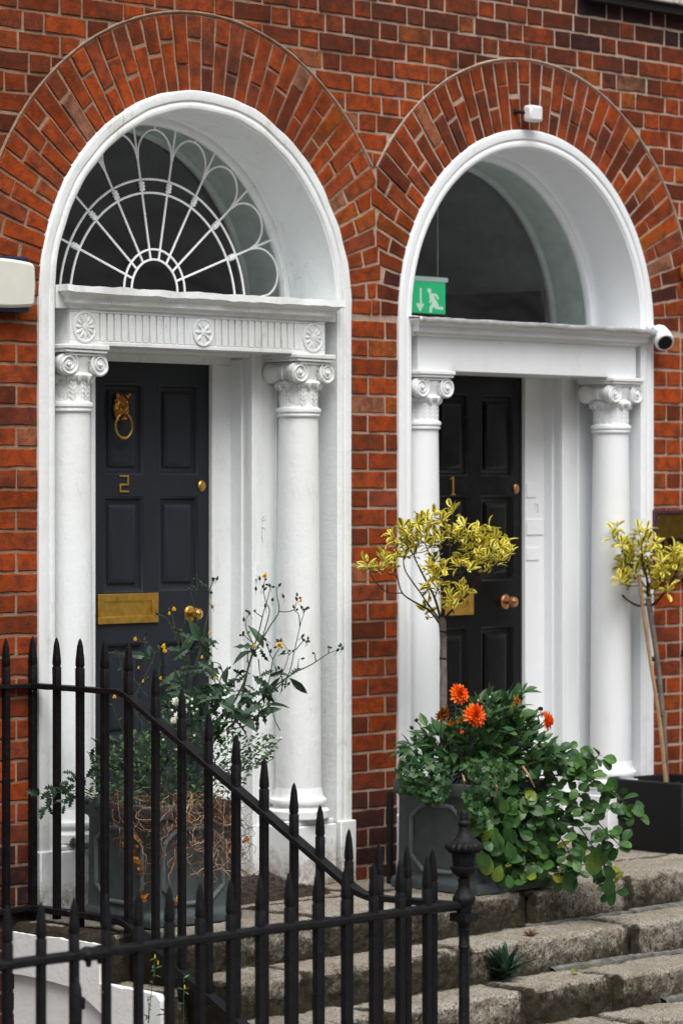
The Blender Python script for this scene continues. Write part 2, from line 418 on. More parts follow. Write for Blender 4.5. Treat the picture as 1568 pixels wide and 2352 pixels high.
for X0, sgn in ((XL, 1), (XR, -1)):
    arch = MB(); N = 44; da = math.pi/N
    jk = [rnd.uniform(-.05, .05) for _ in range(60)] if X0 == XL else jk
    for k in range(0, N):
        xk = XM+jk[k if X0 == XL else N-1-k]
        a0, a1 = k*da, (k+1)*da
        rr = [(RO+.004, RO+.112), (RO+.112, RB)] if k % 2 else [(RO+.004, RO+.218), (RO+.218, RB)]
        if rnd.random() < .12: rr = [(RO+.004, RO+.16), (RO+.16, RB)]
        for (r0, r1) in rr:
            j = rnd.uniform(-.006, .006); g = .0062
            r0b, r1b = r0+(g if r0 > RO+.01 else 0)+(j if r0 > RO+.01 else 0), r1-g+(j if r1 < RB-.01 else 0)
            poly = []
            for (r, s, dg) in ((r0b, 0, g), (r0b, 1, -g), (r1b, 1, -g), (r1b, 0, g)):
                a = (a1 if s else a0)+dg/r
                poly.append((X0+r*math.cos(a), ZS+r*math.sin(a)))
            poly = clip(poly, sgn, 0, sgn*xk-.006)
            cx = X0+.5*(r0+r1)*math.cos(a0+da/2)
            tn = rnd.uniform(.3, 1) if X0 == XL else None
            brick(arch, poly, tn, (rnd.choice([.5, .7, .3, 0]) if (r0 < RO+.02 and X0 == XR and rnd.random() < .35) or (X0 == XL and r0 < RO+.02 and .9 < a0 < 1.6 and rnd.random() < .5) else 0.0))
    arch.build("brick_arch", M["brick"], wall)
# mortar bed behind the bricks, open at the two doorways
bm = bmesh.new()
def loop2d(pts):
    vs = [bm.verts.new((x, 0, z)) for x, z in pts]
    return [bm.edges.new((vs[i], vs[(i+1) % len(vs)])) for i in range(len(vs))]
def hole(X0):
    r = RO-.012
    return [(X0-r, -.75)]+[(X0+r*math.cos(math.pi-i*math.pi/40), ZS+r*math.sin(math.pi-i*math.pi/40)) for i in range(41)]+[(X0+r, -.75)]
es = loop2d([(7.0, -.8), (14.4, -.8), (14.4, 4.82), (7.0, 4.82)])+loop2d(hole(XL))+loop2d(hole(XR))
bmesh.ops.triangle_fill(bm, edges=es, use_beauty=True)
mo = MB(); bm.verts.ensure_lookup_table(); bm.verts.index_update()
mo.add([(v.co.x, -.0005, v.co.z) for v in bm.verts], [[v.index for v in f.verts] for f in bm.faces]); bm.free()
mo.build("mortar", M["mortar"], wall)
bk = MB()                                  # solid wall behind, in pieces round the openings
for x0, x1, z0, z1 in ((7.0, XL-RO, -.8, 2.5), (XL+RO, XR-RO, -.8, 2.5), (XR+RO, 14.4, -.8, 2.5), (7.0, 14.4, 3.37, 4.82)):
    bk.box(x0, x1, .013, .33, z0, z1)
bk.build("wall_core", M["gap"], wall)
# raised mortar line along the outside of each arch
for X0, sgn in ((XL, 1), (XR, -1)):
    ln = MB(); pts = []
    for i in range(101):
        a = math.pi*i/100; x, z = X0+(RB+.006)*math.cos(a), ZS+(RB+.006)*math.sin(a)
        if sgn*(x-XM) < -.01: pts.append((x, -.002+rnd.uniform(-.001, .001), z))
    ln.tube(pts, [rnd.uniform(.0055, .0085) for _ in pts], 6); ln.build("arch_joint", M["mortar"], wall, True)
sill = MB(); sill.box(11.93, 13.7, -.075, .1, 4.037, 4.15)
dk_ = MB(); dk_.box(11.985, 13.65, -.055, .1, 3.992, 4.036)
so_ = sill.build("window_sill", M["white_old"], None, False, .006, (12.8, 0, 4.0))
tag(so_, "white painted window sill at the top right corner above the bricks", "window sill")
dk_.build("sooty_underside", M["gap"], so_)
# ------------------------------------------------------------------ doorways
def arch_frames(X0, zb, n=48):
    fr = [((X0, 0, zb), (-1, 0, 0), (0, 1, 0)), ((X0, 0, (zb+ZS)/2), (-1, 0, 0), (0, 1, 0))]
    for i in range(n+1):
        a = math.pi-math.pi*i/n
        fr.append(((X0, 0, ZS), (math.cos(a), 0, math.sin(a)), (0, 1, 0)))
    fr += [((X0, 0, (zb+ZS)/2), (1, 0, 0), (0, 1, 0)), ((X0, 0, zb), (1, 0, 0), (0, 1, 0))]
    return fr
def rough_edge(mb, amp):
    mb.v = [(p[0]+amp*noise.noise(Vector(p)*9+Vector((3, 0, 0)))*1.0, p[1]+amp*.5*noise.noise(Vector(p)*11), p[2]+amp*noise.noise(Vector(p)*9)) for p in mb.v]
def column_meshes(old):
    # axis at the origin, foot at z = 0
    sh = MB()
    base = [(.001, .285), (.128, .285), (.134, .292), (.134, .322), (.126, .331), (.113, .334), (.109, .342), (.114, .349), (.122, .353), (.124, .363), (.121, .371), (.112, .376), (.108, .385), (.104, .40), (.0995, .42)]
    shaft = [(.0985-.0135*t**1.6, .42+(2.010-.42)*t) for t in [i/14 for i in range(15)]]
    ring = [(.088, 2.012), (.0935, 2.016), (.0945, 2.022), (.091, 2.027), (.0915, 2.03), (.0975, 2.035), (.098, 2.043), (.0955, 2.05), (.086, 2.054), (.083, 2.058), (.083, 2.14), (.001, 2.14)]
    sh.lathe(0, 0, base+shaft+ring, 40)
    ped = MB(); ped.box(-.135, .135, -.10, .12, 0, .262); ped.box(-.128, .128, -.092, .112, .262, .285)
    cap = MB()
    # leaves round the neck
    for k in range(18):
        a = 2*math.pi*k/18
        for j in range(4):
            z = 2.064+j*.019; r = .0835
            for sg in (-1, 1):
                p = [(a+sg*.02, z+.012), (a+sg*.14, z+.020), (a+sg*.16, z+.010), (a+sg*.02, z-.004)]
                cap.prism(p, lambda q, d: ((r+d)*math.cos(q[0]), (r+d)*math.sin(q[0]), q[1]), -.004, .0020 if not old or k % 3 == 0 else .0006)
    cap.lathe(0, 0, [(.02, 2.135), (.086, 2.138), (.094, 2.148), (.097, 2.158), (.092, 2.168), (.082, 2.172), (.084, 2.2), (.094, 2.225), (.094, 2.235), (.02, 2.235)], 36,
              flute=lambda a, z: 1+(.055*abs(math.sin(9*a)) if 2.14 < z < 2.166 else 0))
    for k in range(12):                    # drops hanging from the egg band
        a = 2*math.pi*(k+.5)/12
        cap.tube([(.092*math.cos(a), .092*math.sin(a), 2.155), (.092*math.cos(a), .092*math.sin(a), 2.138+.006*(k % 2)), (.088*math.cos(a), .088*math.sin(a), 2.126)], [.013, .010, .002], 6)
    # volutes: two scrolls in front, two behind, joined by bolsters with a band
    zc = 2.203
    for sx in (-1, 1):
        x = sx*.083
        prof = [(-.092, .046), (-.070, .047), (-.050, .040), (-.024, .029), (-.012, .028), (-.010, .033), (.010, .033), (.012, .028), (.024, .029), (.050, .040), (.070, .047), (.092, .046)]
        vs = []; n = 26
        for (y, r) in prof:
            for k in range(n):
                a = 2*math.pi*k/n; vs.append((x+r*math.cos(a), y, zc+r*math.sin(a)))
        fs = [(i*n+k, i*n+(k+1) % n, (i+1)*n+(k+1) % n, (i+1)*n+k) for i in range(len(prof)-1) for k in range(n)]
        fs += [tuple(range(n)), tuple(range((len(prof)-1)*n, len(prof)*n))]
        cap.add(vs, fs)
        for sy in (-1, 1):
            sp = []; rr = []
            for i in range(56):
                t = i/55; a = math.pi/2-sx*0+(-sx)*(-t)*2*math.pi*2.4; r = .043*(1-t)**1.05+.006
                sp.append((x+r*math.cos(a), sy*.094, zc+r*math.sin(a))); rr.append(.0052*(1-.45*t))
            cap.tube(sp, rr, 6)
            cap.lathe(0, 0, [], 3) if False else None
            cap.tube([(x, sy*.090, zc), (x, sy*.102, zc), (x, sy*.105, zc)], [.0095, .0085, .003], 10)
    cap.box(-.083, .083, -.086, .086, 2.215, 2.246); cap.box(-.088, .088, -.098, .098, 2.238, 2.247)
    ab = MB(); ab.box(-.112, .112, -.108, .108, 2.249, 2.262); ab.box(-.118, .118, -.114, .114, 2.262, 2.281)
    if old:
        for b in (cap, ab):
            b.v = [(p[0]+.005*noise.noise(Vector(p)*28), p[1]+.005*noise.noise(Vector(p)*28+Vector((5, 2, 1))), p[2]+.004*noise.noise(Vector(p)*24)) for p in b.v]
    return sh, ped, cap, ab
def rosette(X, Y, Z, r, mat, par, n=12):
    b = MB()
    b.lathe(0, 0, [(r*.94, 0), (r, .004), (r*.97, .008), (r*.86, .009), (r*.82, .005), (r*.30, .005)], 28)
    for k in range(n):
        a = 2*math.pi*k/n
        b.tube([(r*.22*math.cos(a), r*.22*math.sin(a), .006), (r*.5*math.cos(a), r*.5*math.sin(a), .009), (r*.78*math.cos(a), r*.78*math.sin(a), .005)], [r*.05, r*.13, r*.05], 6)
    b.lathe(0, 0, [(r*.26, .004), (r*.24, .011), (r*.12, .014), (.001, .014)], 14)
    b.v = [(X+p[0], Y-p[2]*.72, Z+p[1]) for p in b.v]
    return b.build("rosette", mat, par, True)
def panel_door(X0, hw, Y, z0, z1, rows, cols):
    b = MB()
    xs = [X0-hw]+[x for c in cols for x in c]+[X0+hw]; zs = [z0]+[z for r in rows for z in r]+[z1]
    for i in range(len(xs)-1):
        for j in range(len(zs)-1):
            xa, xb, za, zb = xs[i], xs[i+1], zs[j], zs[j+1]
            if i % 2 == 0 or j % 2 == 0:
                b.add([(xa, Y, za), (xb, Y, za), (xb, Y, zb), (xa, Y, zb)], [(0, 1, 2, 3)])
            else:
                lv = [(0, 0), (.004, .004), (.010, .005), (.016, .016), (.026, .019), (.034, .019), (.036, .012), (.046, .006), (.060, .0055)]
                vs = []
                for (d, y) in lv: vs += [(xa+d, Y+y, za+d), (xb-d, Y+y, za+d), (xb-d, Y+y, zb-d), (xa+d, Y+y, zb-d)]
                fs = [(4*q+k, 4*q+(k+1) % 4, 4*q+4+(k+1) % 4, 4*q+4+k) for q in range(len(lv)-1) for k in range(4)]
                n = len(lv)-1; fs.append((4*n, 4*n+1, 4*n+2, 4*n+3)); b.add(vs, fs)
    b.box(X0-hw, X0+hw, Y+.022, Y+.05, z0, z1)
    return b
def doorway(X0, old, label):
    wm = M["white_old"] if old else M["white"]
    YD = .30 if old else .335
    T = thing("doorway", label, "doorway", (X0, 0, 0))
    # arched frame with a moulded face, running down to the plinths
    fr = MB()
    prof = [(.893, .012), (.893, -.012), (.886, -.020), (.868, -.022), (.852, -.020), (.848, -.013), (.842, -.013), (.838, -.017), (.826, -.019), (.816, -.016), (.812, -.009), (.806, -.006), (.805, .30)]
    fr.sweep(arch_frames(X0, .26, 96), prof)
    if old: rough_edge(fr, .006)
    else: rough_edge(fr, .0015)
    fr.build("arch_frame", wm, T, True)
    ps = MB()
    for s in (-1, 1):
        a, b = sorted((X0+s*.8055, X0+s*.902)); ps.box(a, b, -.032, .19, -.02, .268)
    ps.build("frame_plinth", wm, T, False, .006)
    # door case: side panels, architrave and head behind the columns
    pc = MB(); YP, YF, hj = (.165, YD-.022, .452) if old else (.215, YD-.022, .478); zh = 2.236
    for s in (-1, 1):
        a, b = sorted((X0+s*hj, X0+s*.805)); pc.box(a, b, YP, .36, 0, 2.30)                      # panel beside the door, its edge is the reveal
        a, b = sorted((X0+s*.60, X0+s*.62)); pc.box(a, b, YP-.006, YP+.01, .30, 2.26)
        a, b = sorted((X0+s*.334, X0+s*(hj+.001))); pc.box(a, b, YF, YD+.05, 0, zh)                # door post
        a, b = sorted((X0+s*(hj-.004), X0+s*(hj+.018))); pc.box(a, b, YP-.014, YP+.02, 0, 2.29)
        a, b = sorted((X0+s*(hj+.022), X0+s*(hj+.060))); pc.box(a, b, YP-.008, YP+.01, 0, 2.288)
        a, b = sorted((X0+s*(hj-.010), X0+s*(hj+.002))); pc.box(a, b, YP+.045, YF+.003, 0, 2.262)
        a, b = sorted((X0+s*(hj+.002), X0+s*.805)); pc.box(a, b, YP-.018, YP+.01, 0, .262)
    pc.box(X0-hj, X0+hj, YF+.001, YD+.052, zh, 2.31); pc.box(X0-hj, X0+hj, YP+.001, YF+.002, 2.268, 2.312)
    pc.build("door_case", wm, T, False, .004)
    # entablature
    en = MB(); hwf = .729 if old else .765
    zf0, zf1 = (2.281, 2.424) if old else (2.232, 2.382)
    off = 0 if old else -.049
    yf = -.010
    if old:
        en.box(X0-hwf, X0+hwf, yf+.009, .30, zf0, zf1)
        en.box(X0-hwf, X0+hwf, yf, yf+.0095, zf0, zf0+.018); en.box(X0-hwf, X0+hwf, yf, yf+.0095, zf1-.012, zf1)
        pit = .0423
        xa, xb = X0-.565, X0-.068
        for (xa, xb) in ((X0-.573, X0-.0685), (X0+.0685, X0+.573)):
            n = 13; p = (xb-xa)/n
            for k in range(n): en.box(xa+k*p+.0095, xa+(k+1)*p, yf, yf+.0095, zf0+.018, zf1-.012)
        for (xa, xb) in ((X0-hwf, X0-.573), (X0-.0685, X0+.0685), (X0+.573, X0+hwf)): en.box(xa, xb, yf, yf+.0095, zf0+.018, zf1-.012)
    else:
        en.box(X0-hwf, X0+hwf, yf, .30, zf0, zf1)
    en.box(X0-.80, X0+.80, .155, .30, zf0-.001, zf1)
    eo = en.build("entablature", wm, T, False, .003)
    if old:
        for dx, n in ((-.652, 12), (.002, 8), (.652, 12)): rosette(X0+dx, yf, (zf0+zf1)/2+.002, .064 if dx != .002 else .060, wm, eo, n)
    co = MB()
    cp = [(0, zf1), (.004, zf1+.004), (.010, zf1+.006), (.012, zf1+.016), (.020, zf1+.022), (.030, zf1+.024), (.031, zf1+.043), (.036, zf1+.045), (.046, zf1+.056), (.056, zf1+.062), (.062, zf1+.064), (.062, zf1+.090), (.0, zf1+.092)]
    if not old: cp = [(0, zf1), (.006, zf1+.006), (.014, zf1+.008), (.016, zf1+.018), (.040, zf1+.022), (.041, zf1+.045), (.050, zf1+.052), (.060, zf1+.066), (.064, zf1+.068), (.064, zf1+.078), (.0, zf1+.080)]
    vs = []; xs_ = [-1, 1]
    yb = .30
    ring = []
    for (o, z) in cp:
        ring += [(X0-hwf-o, yb, z), (X0-hwf-o, yf-o, z)]
        n = 40
        ring += [(X0-hwf-o+(2*(hwf+o))*k/n, yf-o, z) for k in range(1, n)]
        ring += [(X0+hwf+o, yf-o, z), (X0+hwf+o, yb, z)]
    m = 2+39+2
    fs = [(i*m+k, i*m+k+1, (i+1)*m+k+1, (i+1)*m+k) for i in range(len(cp)-1) for k in range(m-1)]
    co.add(ring, fs)
    co.box(X0-.80, X0+.80, yf+.002, .30, zf1+.002, cp[-1][1]-.001)
    if old:
        co.v = [(p[0], p[1]+.008*noise.noise(Vector(p)*14)+.004*noise.noise(Vector(p)*45), p[2]+(.006*noise.noise(Vector(p)*12)+.004*noise.noise(Vector(p)*40) if p[2] > zf1+.03 else 0)) for p in co.v]
    co.build("cornice", wm, eo, True)
    if not old:
        fl = MB(); nx, ny = 70, 14; vs = []
        for j in range(ny+1):
            for i in range(nx+1):
                x = X0-hwf-.072+(2*hwf+.150)*i/nx; t = j/ny
                y = .29-(.29+.088)*t if t < .86 else -.088
                z = zf1+.084+.010*(1-t)+.005*noise.noise(Vector((x*9, y*20, 1)))+.004*noise.noise(Vector((x*30, y*30, 4)))
                if j >= ny-1: y = -.088+.004*noise.noise(Vector((x*20, j, 2)))
                if j == ny: z -= .026-.004*noise.noise(Vector((x*14, 0, 7)))
                elif j == ny-1: z -= .002
                vs.append((x, y, z))
        fs = [(j*(nx+1)+i, j*(nx+1)+i+1, (j+1)*(nx+1)+i+1, (j+1)*(nx+1)+i) for j in range(ny) for i in range(nx)]
        fl.add(vs, fs); fo = fl.build("flashing", M["flash"], eo, True)
        sd_ = fo.modifiers.new("thickness", 'SOLIDIFY'); sd_.thickness = .003
    # columns
    YC = .069; sh, ped, cap, ab = column_meshes(old); sc_ = (1 if old else 2.232/2.281)
    first = None
    for s in (-1, 1):
        x = X0+s*((.664 if s < 0 else .645) if old else .672)
        if first is None:
            def shift(b): 
                c = MB(); c.v = [(p[0]+x, p[1]+YC, p[2]*sc_) for p in b.v]; c.f = b.f; c.t = b.t; c.e = b.e; return c
            c0 = shift(sh).build("column", wm, T, True)
            k1 = shift(ped).build("pedestal", wm, c0, False, .007); k2 = shift(cap).build("capital", wm, c0, True); k3 = shift(ab).build("abacus", wm, c0, False, .004)
            first = (c0, (k1, k2, k3), x)
        else:
            c = first[0].copy(); col.objects.link(c); c.parent = T; c.location = (x-first[2], 0, 0)
            for k in first[1]:
                d = k.copy(); col.objects.link(d); d.parent = c
    # fanlight
    fan = MB()
    fan.sweep([((X0, 0, ZS), (math.cos(math.pi*i/64), 0, math.sin(math.pi*i/64)), (0, 1, 0)) for i in range(65)], [(.806, .272), (.79, .268), (.776, .274), (.772, .290), (.772, .308), (.806, .308)], True)
    fan.box(X0-.80, X0+.80, .274, .306, 2.466 if old else 2.462, 2.520 if old else 2.476)
    fo = fan.build("fanlight", wm, T, True)
    gl = MB(); YG = .296
    pts = [(X0+.774*math.cos(math.pi*i/48), YG, ZS+.774*math.sin(math.pi*i/48)) for i in range(49)]
    gl.add(pts+[(X0, YG, ZS)], [(i, i+1, 49) for i in range(48)]); gl.build("glass", M["glass"], fo)
    if old:
        bars = MB(); XF = X0+.011; YB = .2935; zc = 2.541; rb = .0049
        def arc(cz, r, a0, a1, n=40): return [(XF+r*math.cos(a0+(a1-a0)*i/n), YB, cz+r*math.sin(a0+(a1-a0)*i/n)) for i in range(n+1)]
        for r in (.131, .174): bars.tube([(XF+r, YB, 2.5)]+arc(zc, r, 0, math.pi)+[(XF-r, YB, 2.5)], rb, 6)
        zb = 2.479
        for r in (.474, .531): bars.tube(arc(zb, r, .03, math.pi-.03, 60), rb*1.05, 6)
        def on(th, r): return Vector((XF+r*math.cos(th), YB, zc+r*math.sin(th)))
        def rim(th):                       # distance from the ray centre to the frame
            d = zc-ZS; s = math.sin(th); return -d*s+math.sqrt(d*d*s*s-d*d+.772**2)
        def big(th, rr):
            d = zc-zb; s = math.sin(th); return -d*s+math.sqrt(d*d*s*s-d*d+rr*rr)
        ths = [R(20*k) for k in range(1, 9)]
        for th in ths:
            bars.tube([on(th, .131), on(th, rim(th))], rb, 6)
            p = [on(th, big(th, .474)+.008), on(th, (big(th, .474)+big(th, .531))/2), on(th, big(th, .531)-.008)]
            bead = MB()
            ax = (p[2]-p[0]); fw = Vector((0, -.004, 0))
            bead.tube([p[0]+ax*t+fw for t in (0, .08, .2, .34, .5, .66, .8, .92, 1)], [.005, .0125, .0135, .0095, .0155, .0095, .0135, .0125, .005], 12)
            bead.build("bead", M["lifted_white"], fo, True)
        R1 = lambda th: rim(th)-.145
        ends = [R(0)]+ths+[R(180)]
        for k in range(len(ends)-1):
            t0, t1 = ends[k], ends[k+1]; pl = []
            if k == 0 or k == 8:
                pass
            for i in range(25):
                t = i/24; th = t0+(t1-t0)*(.5-.5*math.cos(math.pi*t)) if False else t0+(t1-t0)*t
                q = 4*t*(1-t)
                base = R1(t0)*(1-t)+R1(t1)*t
                pl.append(on(th, base+.128*q**.55))
            if k == 0: pl = [p for p in pl if p.z > 2.51]
            if k == 8: pl = [p for p in pl if p.z > 2.51]
            bars.tube(pl, rb*.9, 6)
            tm = (t0+t1)/2; bars.tube([on(tm, (R1(t0)+R1(t1))/2+.128), on(tm, rim(tm))], rb*.8, 6)
        bars.build("glazing_bars", M["lifted_white"], fo, True)
    # hall seen through the fanlight: arched reveal, then a dark room
    hl = MB()
    fr_ = [((X0, 0, ZS-.9), (1, 0, 0), (0, 1, 0))]+[((X0, 0, ZS), (math.cos(math.pi*i/48), 0, math.sin(math.pi*i/48)), (0, 1, 0)) for i in range(49)]+[((X0, 0, ZS-.9), (-1, 0, 0), (0, 1, 0))]
    hl.sweep(fr_, [(.80, .309), (.785, .32), (.785, .50), (.77, .515), (.77, .53), (.90, .53)])
    hl.build("hall_reveal", M["plaster"], T, True)
    hr = MB(); x0, x1, y0, y1, z0, z1 = X0-.85, X0+.85, .54, 4.5, 0, 3.5
    hr.add([(x0, y0, z0), (x1, y0, z0), (x1, y1, z0), (x0, y1, z0), (x0, y0, z1), (x1, y0, z1), (x1, y1, z1), (x0, y1, z1)], [(0, 1, 2, 3), (4, 5, 6, 7), (1, 2, 6, 5), (0, 3, 7, 4), (2, 3, 7, 6)])
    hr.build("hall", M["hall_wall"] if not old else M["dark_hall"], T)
    # door leaf
    cols = [(X0-.270, X0-.046), (X0+.044, X0+.272)]
    rows = [(.14, .56), (.66, 1.058), (1.272, 1.674), (1.762, 2.148)]
    hw = .338
    dm = M["door_grey"] if old else M["door_black"]
    dl = panel_door(X0, hw, YD, .03, 2.245, rows, cols).build("door", dm, T, True)
    dl["label"] = "charcoal grey panelled door with a lion knocker" if old else "glossy black panelled door"
    ts = MB(); ts.box(X0-.45, X0+.45, .05, .40, 0, .03); ts.build("threshold", M["stone"], T, False, .008)
    return T, dl, YD
def lens_disc(b, X, Y, Z, rx, rz, d):
    n = 24; vs = []
    for (k, y) in ((1, 0), (1, -d*.5), (.8, -d), (.0, -d*1.1)):
        for i in range(n):
            a = 2*math.pi*i/n; vs.append((X+rx*k*math.cos(a), Y+y, Z+rz*k*math.sin(a)))
    b.add(vs, [(i*n+k, i*n+(k+1) % n, (i+1)*n+(k+1) % n, (i+1)*n+k) for i in range(3) for k in range(n)])
def knob(X, Y, Z, mat, par):
    b = MB()
    b.lathe(0, 0, [(.044, 0), (.044, .004), (.034, .010), (.018, .014), (.014, .030), (.016, .034)], 20)
    b.lathe(0, 0, [(.014, .030), (.030, .040), (.037, .055), (.030, .070), (.010, .080), (.0005, .081)], 8, R(22))
    b.v = [(X+p[0]*.78, Y-p[2]*.85, Z+p[1]*.78) for p in b.v]
    return b.build("door_knob", mat, par)
def letterbox(x0, x1, z0, z1, Y, mat, par):
    b = MB(); t = .034; u = .031
    b.box(x0, x1, Y-.012, Y, z0, z0+u-.002); b.box(x0, x1, Y-.012, Y, z1-u, z1)
    b.box(x0, x0+t, Y-.012, Y, z0+u-.002, z1-u); b.box(x1-t, x1, Y-.012, Y, z0+u-.002, z1-u)
    o = b.build("letterbox", mat, par, False, .0012)
    f = MB(); f.box(x0+t, x1-t, Y-.005, Y-.001, z0+u-.002, z1-u); f.build("flap", mat, o)
    return o

tl, dL, YDL = doorway(XL, True, "white arched doorway with a spider-web fanlight, fluted frieze and charcoal grey door numbered 2")
tr, dR, YDR = doorway(XR, False, "white arched doorway with a plain fanlight, smooth frieze and glossy black door numbered 1")
# ---- fittings of the grey door
letterbox(9.204, 9.544, 1.142, 1.266, YDL, M["plate"], dL)
knob(9.735, YDL, 1.172, M["brass"], dL)
b = MB(); lens_disc(b, 9.803, YDL, 1.717, .021, .024, .010); b.build("lock_cover", M["brass"], dL, True)
b = MB()                                    # angular figure 2
Y = YDL; x0, x1, z0, z1 = 9.330, 9.381, 1.690, 1.762; tk = .0075
for (a, bb, c, d) in ((x0, x1-tk, z1-tk, z1), (x1-tk, x1, (z0+z1)/2, z1), (x0, x1, (z0+z1)/2-tk, (z0+z1)/2), (x0, x0+tk, z0+tk, (z0+z1)/2-tk), (x0, x1, z0, z0+tk)): b.box(a, bb, Y-.006, Y+.001, c, d)
b.build("door_number", M["plate"], dL, False, .001)
# lion knocker
def lion(X, Y, Z):
    b = MB(); n, m = 40, 28; vs = []
    for j in range(m+1):
        ph = math.pi*j/m
        for i in range(n):
            a = math.pi*i/(n-1)             # front half only
            x, z, d = math.sin(ph)*math.cos(a), math.cos(ph), math.sin(ph)*math.sin(a)
            sx = .044*(1+.04*math.sin(9*ph)); X_, Z_, D_ = sx*x, .060*z, .030*d
            def g(px, pz, s, h): return h*math.exp(-((x-px)**2+(z-pz)**2)/(s*s))
            D_ += g(0, -.20, .30, .020)+g(0, .15, .16, .012)+g(.28, -.35, .16, .008)+g(-.28, -.35, .16, .008)+g(.33, .42, .16, .009)+g(-.33, .42, .16, .009)
            D_ -= g(.34, .14, .13, .012)+g(-.34, .14, .13, .012)+g(0, -.52, .14, .006)
            rr = math.hypot(x, z); D_ += .004*math.sin(14*math.atan2(z, x))*max(0, rr-.55)*2.2*(d > .02)
            D_ += .0025*noise.noise(Vector((x*6, z*6, 1)))
            vs.append((X+X_, Y-max(D_, 0), Z+Z_))
    b.add(vs, [(j*n+i, j*n+i+1, (j+1)*n+i+1, (j+1)*n+i) for j in range(m) for i in range(n-1)])
    for s in (-1, 1):
        b.tube([(X+s*.026, Y-.010, Z+.046), (X+s*.036, Y-.018, Z+.060), (X+s*.034, Y-.014, Z+.066)], [.012, .010, .004], 8)
    return b.build("knocker", M["brass_lion"], dL, True)
kn = lion(9.336, YDL, 2.042)
b = MB(); pts = []; rd = []
for i in range(41):
    a = R(62)+R(-304)*i/40; pts.append((9.329+.047*math.sin(a+math.pi-R(0)) if False else 9.329+.046*math.cos(R(90)+R(28)+R(304)*i/40), YDL-.03, 1.968+.052*math.sin(R(90)+R(28)+R(304)*i/40))); rd.append(.0052+.002*math.exp(-((i-20)/3)**2))
b.tube(pts, rd, 8); b.tube([(9.329, YDL-.03, 1.980+.01), (9.329, YDL-.028, 1.995)], [.012, .016], 10)
for dx in (-.008, 0, .008): b.tube([(9.329+dx-.003, YDL-.03, 1.916), (9.329+dx+.003, YDL-.03, 1.916)], .008, 8)
b.build("knocker_ring", M["brass"], dL, True)
b = MB(); b.tube([(9.985, .160, 1.382), (9.985, .160, 1.318)], .014, 14); b.lathe(0, 0, [], 3) if False else None
lens_disc(b, 9.988, .152, 1.338, .010, .011, .006); b.build("bell_push", M["white_old"], tl, True)
b = MB()                                    # brown scar where a fitting was torn off the panel
for (ax, az, bx, bz_) in ((0, 0, .035, .012), (0, 0, -.03, .018), (.004, -.002, .012, -.06), (.006, -.02, .035, -.035), (0, .004, .03, .03), (.008, -.05, .014, -.10)):
    b.tube([(10.022+ax, .1645, 1.56+az), (10.022+(ax+bx)/2+.003, .1642, 1.56+(az+bz_)/2+.003), (10.022+bx, .1655, 1.56+bz_)], [.0022, .0016, .0006], 5)
b.build("wall_scar", mat_plain("scar_brown", (.42, .37, .25), .9), tl, True)
# ---- fittings of the black door
letterbox(11.335, 11.578, 1.118, 1.214, YDR, M["plate"], dR)
knob(11.815, YDR, 1.172, M["copper"], dR)
b = MB(); lens_disc(b, 11.888, YDR, 1.705, .019, .024, .010); b.build("lock_cover", M["copper"], dR, True)
b = MB(); b.box(11.437, 11.447, YDR-.006, YDR+.001, 1.68, 1.762); b.box(11.428, 11.456, YDR-.006, YDR+.001, 1.676, 1.682); b.prism([(11.437, 1.762), (11.427, 1.748), (11.437, 1.748)], lambda p, d: (p[0], d, p[1]), YDR-.006, YDR)
b.build("door_number", M["plate"], dR)
b = MB(); yj = YDR-.022                       # painted-over plates on the door post
for (x0, x1, z0, z1) in ((11.938, 12.008, 1.665, 1.732), (11.938, 12.026, 1.366, 1.425), (11.938, 12.060, 1.487, 1.560)): b.box(x0, x1, yj-.005, yj+.003, z0, z1)
b.tube([(12.0, yj-.002, 1.636), (12.022, yj-.003, 1.632), (12.022, yj-.003, 1.592)], .0026, 6); b.tube([(12.0, yj-.002, 1.636), (12.004, yj-.003, 1.605)], .002, 6)
b.build("painted_plate", M["white"], tr, False, .002)
b = MB(); b.box(XR+.70, XR+.74, .535, 2.6, 1.6, 2.672); b.build("hall_cupboard", M["black_plastic"], tr)
